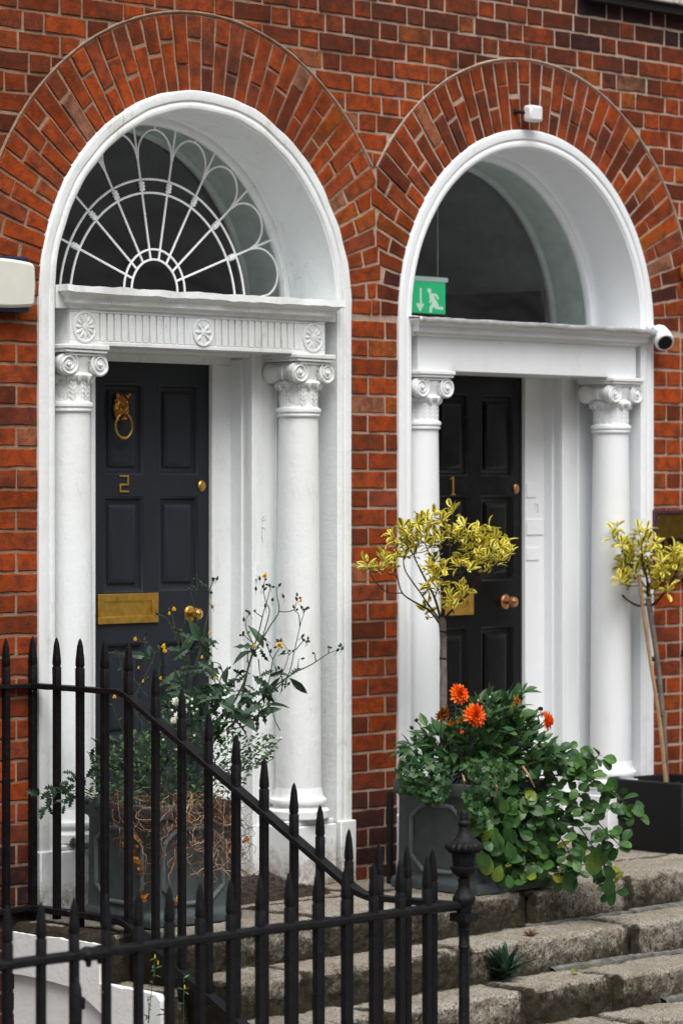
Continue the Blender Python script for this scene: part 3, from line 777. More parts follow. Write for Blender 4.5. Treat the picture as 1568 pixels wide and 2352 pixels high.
# ------------------------------------------------------------------ ground, steps and railings
pv = MB(); pv.box(6.0, 40, -30, -1.54, -.75, -.585); pv.box(-30, 6.0, -30, -2.42, -.75, -.585); pv.box(6.0, 8.45, -30, -2.42, -.75, -.587)
structure(pv.build("pavement", M["pave"], None, loc=(10, -5, -.585)))
ar = MB(); ar.box(-10, 8.5, -2.42, .3, -2.75, -2.6); structure(ar.build("area_floor", M["pave"], None, loc=(7, -1, -2.6)))
gw = MB(); gw.box(-10, 8.5, -2.43, -2.36, -2.6, -.589); structure(gw.build("area_wall", M["pave"], None, loc=(7, -2.4, -2.6)))
steps = thing("stone_steps", "worn granite steps and landing with dark moss in the joints, below both doorways", "steps", (10.5, -.8, -.585))
def stone_block(x0, x1, y0, y1, z0, z1, seed, wear=.012, res=.014, moss=1.0, side=False):
    """front face and tread of one block, edges rounded and worn; edge attribute carries dirt"""
    b = MB(); nx = max(2, int((x1-x0)/res)); nt = max(2, int((y1-y0)/(res*1.6))); nr = max(2, int((z1-z0)/res)); rd = .022
    prof = []
    for i in range(nr+1): prof.append((y0, z0+(z1-z0-rd)*i/nr, 'r'))
    for i in range(1, 6):
        a = R(90)*i/6; prof.append((y0+rd-rd*math.cos(a), z1-rd+rd*math.sin(a), 'e'))
    for i in range(nt+1): prof.append((y0+rd+(y1-y0-rd)*i/nt, z1, 't'))
    vs = []; ed = []
    for i in range(nx+1):
        x = x0+(x1-x0)*i/nx; ex = min(x-x0, x1-x); rx = max(0, .016-ex)
        for (y, z, k) in prof:
            p = Vector((x+seed*3.1, y, z))
            d = wear*(.9*noise.noise(p*7)+.55*noise.noise(p*19)+.3*noise.noise(p*46)+.25*noise.noise(p*90))
            rough = 1.0 if k == 'r' else (.8 if k == 'e' else .3)
            yy = y+(d*rough if k != 't' else 0)+(rx*.9 if k != 't' else 0); zz = z+(d*.45*(1 if k != 'r' else 0))-(rx*.9 if k != 'r' else 0)
            vs.append((x, yy, zz))
            t = (z1-z)/(z1-z0)
            m = (.30+.68*t**1.4) if k == 'r' else (.16 if k == 'e' else .02+.75*max(0, 1-abs(y1-y)/.045))
            m += 1.0*max(0, 1-ex/.05)*(1 if k != 't' else .6)
            m += .35*noise.noise(Vector((x*2.3+seed, z*4, 2))) if k != 't' else 0
            ed.append(max(0, min(1.1, m*moss)))
    m = len(prof); fs = [(i*m+k, (i+1)*m+k, (i+1)*m+k+1, i*m+k+1) for i in range(nx) for k in range(m-1)]
    q0 = len(vs); vs += [(x0+.01, y1, z0), (x1-.01, y1, z0)]; ed += [.9, .9]
    fs += [tuple(range(m))[::-1]+(q0,), tuple(range(nx*m, nx*m+m))+(q0+1,)]
    b.add(vs, fs, .5, ed); return b
LV = [(-.80, 0.0, -.36), (-1.06, -.152, -.80), (-1.32, -.296, -1.06), (-1.57, -.44, -1.32), (-1.84, -.585, -1.57)]
J = [[8.64, 9.43, 10.66, 11.335, 12.5, 13.6], [8.64, 9.06, 9.98, 11.03, 12.2, 13.6], [8.64, 9.25, 10.06, 10.56 + .05, 11.7, 13.6], [8.64, 9.6, 10.45, 11.4, 12.4, 13.6]]
for lv in range(4):
    y0, z1, yb = LV[lv]; z0 = LV[lv+1][1]-.06; first = True
    allb = MB()
    for i in range(len(J[lv])-1):
        xa, xb = J[lv][i]+.006, J[lv][i+1]-.006
        ms = 1.0 if xb < 10.7 else .75
        bb = stone_block(xa, xb, y0+rnd.uniform(-.012, .012), yb+.01, z0, z1+rnd.uniform(-.006, .004), lv*10+i, .018, .010, ms)
        o = len(allb.v); allb.v += bb.v; allb.e += bb.e; allb.f += [[q+o for q in f] for f in bb.f]; allb.t += bb.t
    ob = allb.build("step", M["stone"], steps, True)
    j = MB(); j.box(8.66, 13.6, y0+.022, y0+.1, z0, z1-.02); j.box(8.66, 13.6, y0+.05, yb-.006, z1-.1, z1-.014)
    j.e = [1.0]*len(j.v); j.build("joint_filling", M["stone"], steps)
sl_ = MB()                                  # landing flags behind the edge stones
xs = [8.5, 9.30, 10.12, 10.9, 11.75, 12.6, 13.6]
for i in range(len(xs)-1):
    x0, x1 = xs[i]+.005, xs[i+1]-.005; n = 30; vs = []; ed = []
    for a in range(n+1):
        for c in range(13):
            x = x0+(x1-x0)*a/n; y = -.352+.552*c/12; q = min(x-x0, x1-x, y+.352)
            vs.append((x, y, .004*noise.noise(Vector((x*5, y*5, i)))-.010*max(0, 1-q/.012))); ed.append(.15+.7*max(0, 1-q/.03)+(.4*max(0, (y+.02)/.1) if y > -.1 else 0))
    sl_.add(vs, [(a*13+c, (a+1)*13+c, (a+1)*13+c+1, a*13+c+1) for a in range(n) for c in range(12)], .5, ed)
sl_.build("landing", M["stone"], steps, True)
j = MB(); j.box(8.5, 13.6, -.4, .2, -.3, -.012); j.e = [1]*len(j.v); j.build("joint_filling", M["stone"], steps)
j = MB()                                    # pale mortar fillets at the foot of the risers
for (x0, x1, y, z) in ((10.63, 13.6, -.815, -.146), (10.5, 13.6, -1.075, -.288), (10.9, 13.6, -1.335, -.43)):
    n = 160; vs = []
    for i in range(n+1):
        x = x0+(x1-x0)*i/n; d = .016*noise.noise(Vector((x*4, y, 0)))+.006*noise.noise(Vector((x*22, y, 3)))
        vs += [(x, y-.014+d, z-.014), (x, y-.012+d, z+.001+d*.2), (x, y+.016, z+.010)]
    j.add(vs, [(i*3+k, i*3+k+1, (i+1)*3+k+1, (i+1)*3+k) for i in range(n) for k in range(2)])
j.build("mortar_fillet", mat_plain("grey_fillet", (.17, .165, .15), .9, 0, .8, 50, .75), steps, True)
# the white rendered flank of the landing above the basement area
rw = MB()
def flank(pts, x, xb, name_seed):
    # pts: (y, z) outline along the top; rough top edge
    n = len(pts); vs = []; 
    for (y, z) in pts: vs += [(x+.004*noise.noise(Vector((y*9, z*9, 1))), y, z+.008*noise.noise(Vector((y*22, 0, name_seed)))), (x, y, -2.6), (xb, y, z), (xb, y, -2.6)]
    fs = []
    for i in range(n-1):
        a, c = 4*i, 4*i+4; fs += [(a, a+1, c+1, c), (a, c, c+2, a+2)]
    fs += [(0, 2, 3, 1), (4*n-4, 4*n-3, 4*n-1, 4*n-2)]
    rw.add(vs, fs)
def dens(p, k=14):
    o = []
    for i in range(len(p)-1):
        for q in range(k): o.append((p[i][0]+(p[i+1][0]-p[i][0])*q/k, p[i][1]+(p[i+1][1]-p[i][1])*q/k))
    return o+[p[-1]]
flank(dens([(.02, -.036), (-.535, -.034)], 40)+dens([(-.537, -.185), (-.75, -.19)], 16)+dens([(-.75, -.19), (-.85, -.195), (-.878, -.215), (-.882, -.31), (-.885, -.6)], 5), 8.496, 8.512, 1)
top_ = dens([(.02, -.036), (-.535, -.034)], 24)+dens([(-.537, -.185), (-.75, -.19)], 10)+dens([(-.75, -.19), (-.85, -.195), (-.878, -.215), (-.882, -.31), (-.885, -.6)], 5)
low_ = [(.02, -.196), (-.21, -.200), (-.385, -.216), (-.47, -.256), (-.60, -.325), (-.75, -.46), (-.885, -.66)]
def lowz(y):
    for (a, c), (b_, d) in zip(low_, low_[1:]):
        if b_ <= y <= a: return c+(d-c)*(a-y)/(a-b_)
    return -.66
vs = []
for (y, z) in top_:                         # upper coat of render, standing proud of the wall below
    zl = min(z-.002, lowz(y))+.004*noise.noise(Vector((y*15, 2, 2))); zt_ = z+.008*noise.noise(Vector((y*22, 0, 1)))
    vs += [(8.47, y, zt_), (8.47, y, zl), (8.4965, y, zl-.002), (8.4965, y, zt_)]
n = len(top_); rw.add(vs, [(4*i+k, 4*i+(k+1) % 4, 4*i+4+(k+1) % 4, 4*i+4+k) for i in range(n-1) for k in range(4)]+[(3, 2, 1, 0)])
r_ = rw.build("flank_wall", M["render_wall"], None, False, 0, (8.5, -.4, -2.6))
tag(r_, "white rendered flank wall of the landing, above the basement area behind the railings", "wall")
eb = MB()                                   # rough mossy edge of landing and steps over it
for (y0, y1, z0, z1) in ((.05, -.54, -.04, .0),):
    n = 60; vs = []; ed = []
    for i in range(n+1):
        y = y0+(y1-y0)*i/n
        for (x, z) in ((8.497, z0-.01), (8.488, z0+.012), (8.492, z1-.012), (8.505, z1), (8.60, z1+.002)):
            d = .010*noise.noise(Vector((y*12, z*30, x*20))); vs.append((x+d, y, z+d*.6)); ed.append(.75)
    eb.add(vs, [(i*5+k, i*5+k+1, (i+1)*5+k+1, (i+1)*5+k) for i in range(n) for k in range(4)], .5, ed)
ck = MB()                                   # kerb of rough stones stepping down under the railing
for n_, (y0, yb, z0, z1) in enumerate(((-.548, -.345, -.25, -.003), (-.872, -.53, -.5, -.190), (-1.13, -.86, -.62, -.345), (-1.40, -1.12, -.7, -.49), (-1.62, -1.38, -.8, -.575))):
    bb = stone_block(8.498, 8.632, y0, yb, z0, z1, 60+n_, .014, .012, 1.25)
    o = len(ck.v); ck.v += bb.v; ck.e += bb.e; ck.f += [[q+o for q in f] for f in bb.f]; ck.t += bb.t
ck.build("side_kerb", M["stone"], steps, True)
eb.build("steps_side", M["stone"], steps, True)

# ---- railings
XS = 8.58
iron = M["iron"]
def bar_mesh(h, w=.0124, seed=0):
    """square bar, foot at z=0, spear point at z=h"""
    b = MB(); s = rnd.uniform(.94, 1.06)
    prof = [(w, 0), (w, h*.35), (w, h-.20), (w*1.03, h-.195), (w*1.05, h-.118), (w*.86, h-.115), (w*.86, h-.110), (w*1.02, h-.107), (w*.98, h-.085), (w*.66, h-.030), (w*.34, h-.009), (w*.06, h)]
    vs = []
    for (r, z) in prof:
        dx, dy = .0012*noise.noise(Vector((seed, z*6, 0))), .0012*noise.noise(Vector((seed, z*6, 5)))
        for (sx, sy) in ((-1, -1), (1, -1), (1, 1), (-1, 1)): vs.append((dx+sx*r*s, dy+sy*r*s, z))
    n = len(prof); fs = [(i*4+k, i*4+(k+1) % 4, (i+1)*4+(k+1) % 4, (i+1)*4+k) for i in range(n-1) for k in range(4)]+[(3, 2, 1, 0), (4*n-4, 4*n-3, 4*n-2, 4*n-1)]
    b.add(vs, fs); return b
def flat_rail(pts, wd, th, ax):
    b = MB(); fr = []
    pts = [Vector(p) for p in pts]
    for i, p in enumerate(pts):
        d = (pts[min(i+1, len(pts)-1)]-pts[max(i-1, 0)]).normalized(); a = Vector(ax); n = d.cross(a).normalized()
        fr.append((p, a, n))
    b.sweep(fr, [(-wd, -th), (wd, -th), (wd, th), (-wd, th)], True)
    b.v = [(p[0]+.0016*noise.noise(Vector(p)*18), p[1], p[2]+.0016*noise.noise(Vector(p)*22)) for p in b.v]
    return b
def ztop(y):
    if y > -.57: return .928
    if y > -1.82: return .928-(.928-.258)*(-.57-y)/1.25
    return .255
def zlow(y):
    if y > -.55: return .048
    if y > -1.80: return .048-(.048+.585)*(-.55-y)/1.25
    return -.585
def dl2(p, k=12):
    o = []
    for i in range(len(p)-1):
        for q in range(k): o.append(Vector(p[i]).lerp(Vector(p[i+1]), q/k))
    return o+[Vector(p[-1])]
sr = thing("iron_railing", "black iron railing sloping down beside the steps to an urn-topped post", "railing", (XS, -1.1, 0))
flat_rail(dl2([(XS, .02, .928), (XS, -.53, .924), (XS, -.575, .914), (XS, -.64, .878), (XS, -1.74, .290), (XS, -1.80, .261), (XS, -1.86, .249), (XS, -2.29, .256)]), .0235, .0105, (1, 0, 0)).build("top_rail", iron, sr, False, .002)
flat_rail(dl2([(XS, .02, .050), (XS, -.53, .048), (XS, -.58, .036), (XS, -1.76, -.56), (XS, -2.29, -.57)]), .0235, .0115, (1, 0, 0)).build("bottom_rail", iron, sr, False, .002)
YB_ = [-.023, -.166, -.303, -.446, -.582, -.734, -.879, -1.025, -1.172, -1.320, -1.474, -1.607, -1.751, -1.898, -2.035, -2.158]
for i, y in enumerate(YB_):
    tip = ztop(y)+(.195 if y > -.6 else .19); ft = zlow(y)-.03
    if i % 4 == 2: ft = zlow(y)-.10
    b = bar_mesh(tip-ft, seed=i*3.3); b.v = [(p[0]+XS, p[1]+y, p[2]+ft) for p in b.v]; b.build("spiked_bar", iron, sr, False, .0012)
# bar fixed to the wall end
b = bar_mesh(1.12, seed=50); b.v = [(p[0]+XS-.135, p[1]-.02, p[2]) for p in b.v]; b.build("spiked_bar", iron, sr, False, .0012)
flat_rail(dl2([(XS-.26, -.02, .93), (XS, -.02, .928)]), .019, .0085, (0, 1, 0)).build("wall_rail", iron, sr, False, .002)
flat_rail(dl2([(XS-.26, -.02, .05), (XS, -.02, .05)]), .019, .010, (0, 1, 0)).build("wall_rail", iron, sr, False, .002)
YN = -2.305
nw = MB()
g8 = lambda lo, hi, amp, k: (lambda a, z: 1+(amp*abs(math.cos(k*a/2)) if lo < z < hi else 0))
nw.lathe(XS, YN, [(.026, -.62), (.021, -.55), (.0185, .02), (.0175, .10), (.019, .11), (.0225, .116), (.019, .122), (.018, .160), (.022, .172), (.026, .176), (.020, .182), (.024, .198), (.030, .204)], 24)
nw.box(XS-.036, XS+.036, YN-.036, YN+.036, .204, .232)
nw.lathe(XS, YN, [(.026, .232), (.028, .246), (.030, .262)], 20)
po = nw.build("newel_post", iron, sr, True)
fn = MB()
fn.lathe(XS, YN, [(.034, .262), (.0405, .272), (.0405, .288), (.036, .294), (.030, .302), (.0225, .318), (.0195, .336), (.0225, .345), (.0225, .350), (.018, .354), (.030, .362), (.042, .374), (.0485, .386), (.0485, .393), (.040, .397)], 24)
fn.lathe(XS, YN, [(.036, .396), (.037, .400), (.0405, .430), (.042, .440)], 48, flute=lambda a, z: 1+.06*abs(math.cos(10*a)))
fn.lathe(XS, YN, [(.044, .438), (.052, .441), (.058, .446), (.050, .447)], 24)
fn.lathe(XS, YN, [(.048, .446), (.061, .450), (.066, .458), (.064, .470), (.052, .480), (.044, .483)], 64, flute=lambda a, z: .93+.10*abs(math.cos(8*a)))
fn.lathe(XS, YN, [(.045, .481), (.041, .489), (.036, .492), (.026, .505), (.0195, .520), (.0185, .532), (.0245, .540), (.0245, .546), (.017, .554), (.0155, .572), (.0155, .582), (.011, .588), (.001, .589)], 24)
fn.build("urn_finial", iron, po, True)
fr2 = thing("iron_railing", "low black iron railing with spear points along the basement area, nearest the camera", "railing", (7.4, -2.305, -.585))
rl = MB(); rl.tube([p+Vector((0, 0, .004*noise.noise(p*4))) for p in dl2([(5.2, YN, .265), (7.0, YN, .264), (8.3, YN, .262), (8.55, YN, .262)], 14)], .0185, 6, sq=True)
rl.build("top_rail", iron, fr2, False, .003)
b = MB(); b.box(5.2, 8.55, YN-.016, YN+.016, -.545, -.525); b.build("bottom_rail", iron, fr2, False, .002)
xs2 = [8.390-.1338*i for i in range(24)]
bmesh0 = []
for i, x in enumerate(xs2):
    b = bar_mesh(1.045, seed=100+i*2.1); jx = .003*noise.noise(Vector((i*1.7, 0, 0)))
    b.v = [(p[0]+x+jx, p[1]+YN, p[2]-.60) for p in b.v]; b.build("spiked_bar", iron, fr2, False, .0012)
b = MB(); b.tube([(6.822, YN, .264), (6.828, YN-.001, .266), (6.86, YN, .263), (6.895, YN-.002, .266), (6.915, YN, .264)], [.019, .024, .022, .025, .019], 8)
b.tube([(6.838, YN-.006, .255), (6.838, YN-.006, .226)], [.011, .008], 8); b.tube([(6.885, YN-.006, .255), (6.885, YN-.006, .230)], [.011, .008], 8)
b.build("rail_clamp", iron, fr2, True)
b = MB(); b.tube([(6.786, YN-.004, .20), (6.784, YN-.010, .165), (6.784, YN-.011, .10), (6.786, YN-.008, .0), (6.786, YN, -.08)], [.009, .0165, .018, .017, .012], 8); b.tube([(6.80, YN-.015, .135), (6.803, YN-.016, .10)], [.012, .010], 8); b.build("weld_lump", iron, fr2, True)
kb = MB(); kb.box(5.0, 8.65, -2.42, -2.2, -.70, -.545); k_ = kb.build("kerb_stone", M["pave"], None, False, .012, (7, -2.3, -.6)); tag(k_, "grey stone kerb under the front railing", "kerb")

# ------------------------------------------------------------------ small fixtures on the wall
def rbox(name, x0, x1, y0, y1, z0, z1, mat, par, bev, loc=None):
    b = MB(); b.box(x0, x1, y0, y1, z0, z1); o = b.build(name, mat, par, False, bev, loc); return o
al = thing("alarm_box", "cream burglar alarm box with navy ends, cut off by the left edge of the photo", "alarm box", (8.36, 0, 2.4))
b = MB(); pr = []
for i in range(13):
    t = i/12; pr.append((8.20+.345*t, -.075-.012*math.sin(math.pi*t)))
zt = lambda t: 2.592+.012*math.sin(math.pi*t); zb_ = lambda t: 2.418-.010*math.sin(math.pi*t)
b.prism([(8.20+.333*i/12, zt(i/12)) for i in range(13)]+[(8.543, 2.576), (8.548, 2.50), (8.543, 2.432)]+[(8.533-.333*i/12, zb_(1-i/12)) for i in range(13)], lambda p, d: (p[0], d, p[1]), -.085, -.010)
b.build("cover", M["ivory"], al, False, .014)
rbox("end_cap", 8.22, 8.525, -.074, -.008, 2.588, 2.614, M["navy"], al, .01); rbox("end_cap", 8.22, 8.525, -.074, -.008, 2.395, 2.420, M["navy"], al, .01)
sn = thing("sensor_box", "small white square sensor box on a stub arm, high on the right hand brick arch", "sensor", (11.56, -.05, 3.43))
rbox("housing", 11.512, 11.600, -.085, -.035, 3.388, 3.462, M["wplastic"], sn, .012)
b = MB(); b.tube([(11.53, -.05, 3.425), (11.492, -.03, 3.43), (11.488, .004, 3.432)], .009, 8); b.tube([(11.486, -.012, 3.432), (11.488, .004, 3.432)], .014, 10); b.build("arm", M["gap"], sn, True)
cc = thing("security_camera", "white bullet security camera at the right end of the right hand cornice", "camera", (12.50, -.09, 2.44))
b = MB(); f0 = at(1527, 787, depth(12.50, -.16)); fd = Vector((-.40, -.70, -.52)).normalized()
pa = [f0-fd*.115+Vector((-.035, .0, .012)), f0-fd*.105+Vector((-.022, 0, .010)), f0-fd*.088+Vector((-.010, 0, .008)), f0-fd*.06, f0-fd*.03, f0-fd*.004, f0]
b.tube(pa, [.012, .030, .042, .048, .048, .046, .043], 26); b.build("housing", M["wplastic"], cc, True)
d_ = fd; b = MB(); b.tube([f0-d_*.01, f0+d_*.003], [.0365, .0355], 26); b.build("lens", M["lens"], cc, True)
b = MB()
b.tube([(12.40, -.05, 2.472), (12.43, -.055, 2.480), pa[0], pa[1]], [.010, .012, .012, .012], 8)
b.build("bracket", M["wplastic"], cc, True)
pq = thing("name_plaque", "brass plaque with black letters in a plum wooden frame, cut off by the right edge", "plaque", (12.7, -.01, 1.28))
b = MB()
for (x0, x1, z0, z1) in ((12.475, 12.50, 1.27, 1.605), (13.0, 13.025, 1.27, 1.605), (12.50, 13.0, 1.27, 1.293), (12.50, 13.0, 1.582, 1.605)): b.box(x0, x1, -.034, -.004, z0, z1)
b.build("frame", M["purple"], pq, False, .006)
rbox("brass_plate", 12.499, 13.001, -.022, -.008, 1.292, 1.583, M["brass_lion"] if False else mat_brass("plaque_brass", (.24, .135, .022), .36), pq, .001)
b = MB(); yl = -.0235
def ring(cx, cz, rx, rz, a0=0, a1=360, w=.0052):
    pts = [(cx+rx*math.cos(R(a0+(a1-a0)*i/28)), yl, cz+rz*math.sin(R(a0+(a1-a0)*i/28))) for i in range(29)]; b.tube(pts, w, 6, True)
zl, h = 1.417, .025
ring(12.578, zl+h, .024, .025); b.tube([(12.602, yl, zl), (12.602, yl, zl+.05)], .0052, 6)                       # a
b.tube([(12.622, yl, zl), (12.622, yl, zl+.05)], .0052, 6)
for cx in (12.641, 12.679): ring(cx, zl+.031, .019, .019, 0, 180); b.tube([(cx+.019, yl, zl), (cx+.019, yl, zl+.031)], .0052, 6)   # m
ring(12.735, zl+h, .024, .025); b.tube([(12.759, yl, zl), (12.759, yl, zl+.05)], .0052, 6)
b.build("lettering", M["lens"], pq, True)
b = MB(); b.tube([(12.517, -.026, 1.566), (12.517, -.020, 1.566)], .006, 8); b.build("screw", M["copper"], pq, True)
b = MB()
for k in range(4):
    r = .042+.004*k; pts = [(12.735+r*math.cos(R(14*i))*.75, -.022-.008*k+.006*math.sin(R(28*i)), 2.765+r*1.05*math.sin(R(14*i))) for i in range(27)]; b.tube(pts, .0075, 8)
o = b.build("cable_coil", M["orange"], None, True, 0, (12.76, -.02, 2.76)); tag(o, "coil of orange cable hanging on the bricks at the right edge", "cable")
b = MB(); b.box(12.715, 12.86, -.06, 0, .895, .905); b.prism([(12.715, .925), (12.86, .925), (12.86, .895), (12.735, .895)], lambda p, d: (p[0], d, p[1]), -.07, -.002)
o = b.build("wall_fixture", M["black_plastic"], None, False, .004, (12.78, 0, .9)); tag(o, "small black fixture on the lower bricks at the right edge", "fixture")
# exit sign hanging in the right hand hall
ex = thing("exit_sign", "green emergency exit sign with running man and down arrow behind the right hand fanlight", "exit sign", (11.36, .45, 2.68))
gm = NM("sign_green", .4); gm.color((.0, .30, .115)); gm.p.inputs["Emission Color"].default_value = (0, .33, .125, 1); gm.p.inputs["Emission Strength"].default_value = .55
wm_ = NM("sign_white", .4); wm_.color((.55, .62, .56)); wm_.p.inputs["Emission Color"].default_value = (.55, .66, .58, 1); wm_.p.inputs["Emission Strength"].default_value = .35
YE = .42
rbox("panel", 11.228, 11.488, YE, YE+.012, 2.520, 2.668, gm.m, ex, .001)
rbox("housing", 11.215, 11.495, YE-.012, YE+.03, 2.668, 2.690, M["wplastic"], ex, .003)
b = MB(); b.tube([(11.445, YE+.01, 2.69), (11.445, YE+.01, 3.1)], .0012, 5); b.build("hanger", M["wplastic"], ex)
b = MB(); f_ = lambda p, d: (11.228+.26*(p[0]-110)/380, d, 2.520+.148*(1-(p[1]-60)/295))
# figure and arrow, drawn in the sign's own grid
for poly in ([(232, 125), (248, 125), (248, 268), (274, 268), (234, 345), (192, 268), (232, 268)],
             [(308, 130), (322, 120), (340, 128), (346, 150), (338, 168), (322, 170), (310, 155)],
             [(326, 172), (345, 168), (398, 170), (424, 214), (408, 222), (388, 190), (370, 192), (412, 262), (360, 270), (330, 215)],
             [(338, 205), (350, 225), (330, 262), (322, 250), (336, 228)],
             [(352, 262), (412, 258), (420, 288), (464, 288), (464, 316), (392, 312), (372, 290), (352, 312), (350, 346), (326, 346), (328, 300)],
             [(118, 108), (140, 108), (140, 350), (112, 350)]):
    b.prism(poly, f_, YE-.002, YE+.001)
b.build("pictogram", wm_.m, ex)

# ---- unseen terrace added behind the viewer: it shades the low sky and is mirrored in glass and brass
tx = mat_plain("dark_brick", (.10, .055, .04), .9, 0, .3, 20, .4); tg = mat_plain("far_window", (.02, .022, .025), .15); tw_ = M["white"]
for i, x0 in enumerate((-14, -5.5, 3, 11.5, 20)):
    th_ = thing("added_terrace", "unseen brown brick terrace house added behind the viewer to shade the low sky", "house", (x0+4.25, -27, -.585), "added terrace houses shading the low sky")
    b = MB(); b.box(x0, x0+8.46, -36, -27, -.6, 13.2); b.box(x0, x0+8.46, -27.2, -26.85, 12.6, 13.0); b.build("wall", tx, th_)
    for fl_ in range(4):
        for k in range(3):
            xa = x0+.9+k*2.6; za = .8+fl_*3.1; hh = (2.2, 2.2, 1.9, 1.4)[fl_]
            b = MB(); b.box(xa, xa+1.2, -27.0+.004, -26.985, za, za+hh); w_ = b.build("window", tg, th_)
            b = MB(); b.box(xa-.08, xa, -27, -26.96, za, za+hh); b.box(xa+1.2, xa+1.28, -27, -26.96, za, za+hh); b.box(xa, xa+1.2, -27, -26.965, za+hh*.5-.03, za+hh*.5+.03); b.box(xa-.12, xa+1.32, -27, -26.9, za-.1, za-.005); b.build("frame", tw_, w_)
# ------------------------------------------------------------------ planters
rp = random.Random(11)
def planter(name, label, cx, cy, hw, h, mat, octa=True, rot=0.0):
    T = thing(name, label, "planter", (cx, cy, 0)); T.rotation_euler = (0, 0, rot)
    b = MB()
    def sq(r, z): return [(cx-r, cy-r, z), (cx+r, cy-r, z), (cx+r, cy+r, z), (cx-r, cy+r, z)]
    lv = [(hw*1.0+.012, .004), (hw+.014, .03), (hw+.010, .045), (hw-.008, .058), (hw-.010, .07), (hw-.012, h-.072), (hw-.008, h-.062), (hw+.002, h-.056), (hw+.006, h-.05), (hw+.006, h-.004), (hw+.002, h), (hw-.022, h), (hw-.026, h-.05)] if octa else [(hw*.86, 0), (hw*.86, .01), (hw, h-.006), (hw-.003, h), (hw-.03, h), (hw-.035, h-.05)]
    vs = []
    for (r, z) in lv: vs += sq(r, z)
    fs = [(4*i+k, 4*i+(k+1) % 4, 4*i+4+(k+1) % 4, 4*i+4+k) for i in range(len(lv)-1) for k in range(4)]+[(0, 1, 2, 3)]
    b.add(vs, fs); b.build("pot", mat, T, False, .006)
    s = MB(); n = 14; r = hw-.02
    s.add([(cx-r+2*r*i/n, cy-r+2*r*j/n, h-.045+.02*noise.noise(Vector((i*.7, j*.7, cx)))) for i in range(n+1) for j in range(n+1)], [(i*(n+1)+j, (i+1)*(n+1)+j, (i+1)*(n+1)+j+1, i*(n+1)+j+1) for i in range(n) for j in range(n)])
    s.build("soil", M["soil"], T, True)
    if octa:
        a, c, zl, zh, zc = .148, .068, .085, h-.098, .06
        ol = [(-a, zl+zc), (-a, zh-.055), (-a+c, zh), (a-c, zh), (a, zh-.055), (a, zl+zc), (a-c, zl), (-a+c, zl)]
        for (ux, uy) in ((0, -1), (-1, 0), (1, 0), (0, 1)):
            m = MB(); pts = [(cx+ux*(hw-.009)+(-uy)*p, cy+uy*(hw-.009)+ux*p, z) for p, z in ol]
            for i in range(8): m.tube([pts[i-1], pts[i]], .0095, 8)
            m.build("moulded_panel", M["lead_highlit"], T, True)
    return T
planter("square_planter", "square lead grey planter with moulded panels behind the railings, before the grey door", 8.955, -0.360, .215, .473, M["lead"], True, R(-5))
planter("square_planter", "square lead grey planter with moulded panels at the landing edge behind the urn finial", 10.615, -.530, .236, .462, M["lead"])
planter("black_planter", "plain black square planter holding the small tree at the right edge of the photo", 12.40, -.215, .215, .335, M["black_plastic"], False)
b = MB(); b.box(10.44, 10.458, -.215, -.185, .0, .40); o = b.build("dark_post", M["gap"], None, False, .006, (10.34, -.1, 0)); tag(o, "narrow black post standing against the bricks behind the left side of the dahlia planter", "post")

# ------------------------------------------------------------------ leaves
SH = dict(
    lance=[(0, .06), (.22, .62), (.48, 1.0), (.75, .66), (1, .02)],
    obov=[(0, .08), (.22, .62), (.5, 1.0), (.75, .95), (.92, .52), (1, .05)],
    long=[(0, .3), (.3, .85), (.6, 1.0), (.85, .6), (1, .03)],
    lobed=[(0, .10), (.10, .22), (.17, .75), (.24, .26), (.34, .95), (.43, .30), (.55, 1.05), (.65, .34), (.78, .72), (.88, .22), (1, .02)])
def leaf(mb, base, d, up, L, W, kind="lance", droop=.2, fold=.2, tone=None):
    d = Vector(d).normalized(); s = d.cross(Vector(up))
    s = s.normalized() if s.length > 1e-4 else d.orthogonal().normalized()
    n = s.cross(d).normalized(); base = Vector(base); vs = []; ed = []; st = SH[kind]
    for (t, w) in st:
        c = base+d*(L*t)-n*(droop*L*t*t)
        e = W*.5*w
        vs += [c+s*e+n*(fold*e), c, c-s*e+n*(fold*e)]; ed += [1, 0, 1]
    vs[-3:] = [vs[-2]]; ed[-3:] = [1]
    m = len(st); fs = []
    for i in range(m-2):
        a = 3*i; fs += [(a, a+1, a+4, a+3), (a+1, a+2, a+5, a+4)]
    a = 3*(m-2); q = len(vs)-1; fs += [(a, a+1, q), (a+1, a+2, q)]
    mb.add(vs, fs, rp.random() if tone is None else tone, ed)
def ivy(mb, base, d, up, L, tone=None):
    d = Vector(d).normalized(); s = d.cross(Vector(up)).normalized(); n = s.cross(d); base = Vector(base)
    pr = [(0, -.02), (.16, -.16), (.42, -.05), (.30, .20), (.56, .42), (.26, .50), (.16, .70), (0, 1.0), (-.16, .70), (-.26, .50), (-.56, .42), (-.30, .20), (-.42, -.05), (-.16, -.16)]
    vs = [base+d*(L*.3)]; ed = [0]
    for (x, y) in pr: vs.append(base+s*(x*L)+d*(y*L)+n*(L*(.12*abs(x)-.10*y*y))); ed.append(1)
    m = len(pr); mb.add(vs, [(0, 1+i, 1+(i+1) % m) for i in range(m)], rp.random() if tone is None else tone, ed)
def head(par, mat, pts, rad, n=7, name="seed_head"):
    b = MB(); b.tube(pts, rad, n); return b.build(name, mat, par, True)
def rdir(lo=-1, hi=1):
    while True:
        v = Vector((rp.uniform(-1, 1), rp.uniform(-1, 1), rp.uniform(lo, hi)))
        if .05 < v.length < 1: return v.normalized()
def inside(poly, x, y):
    c = False
    for i in range(len(poly)):
        (x0, y0), (x1, y1) = poly[i-1], poly[i]
        if (y0 > y) != (y1 > y) and x < (x1-x0)*(y-y0)/(y1-y0)+x0: c = not c
    return c
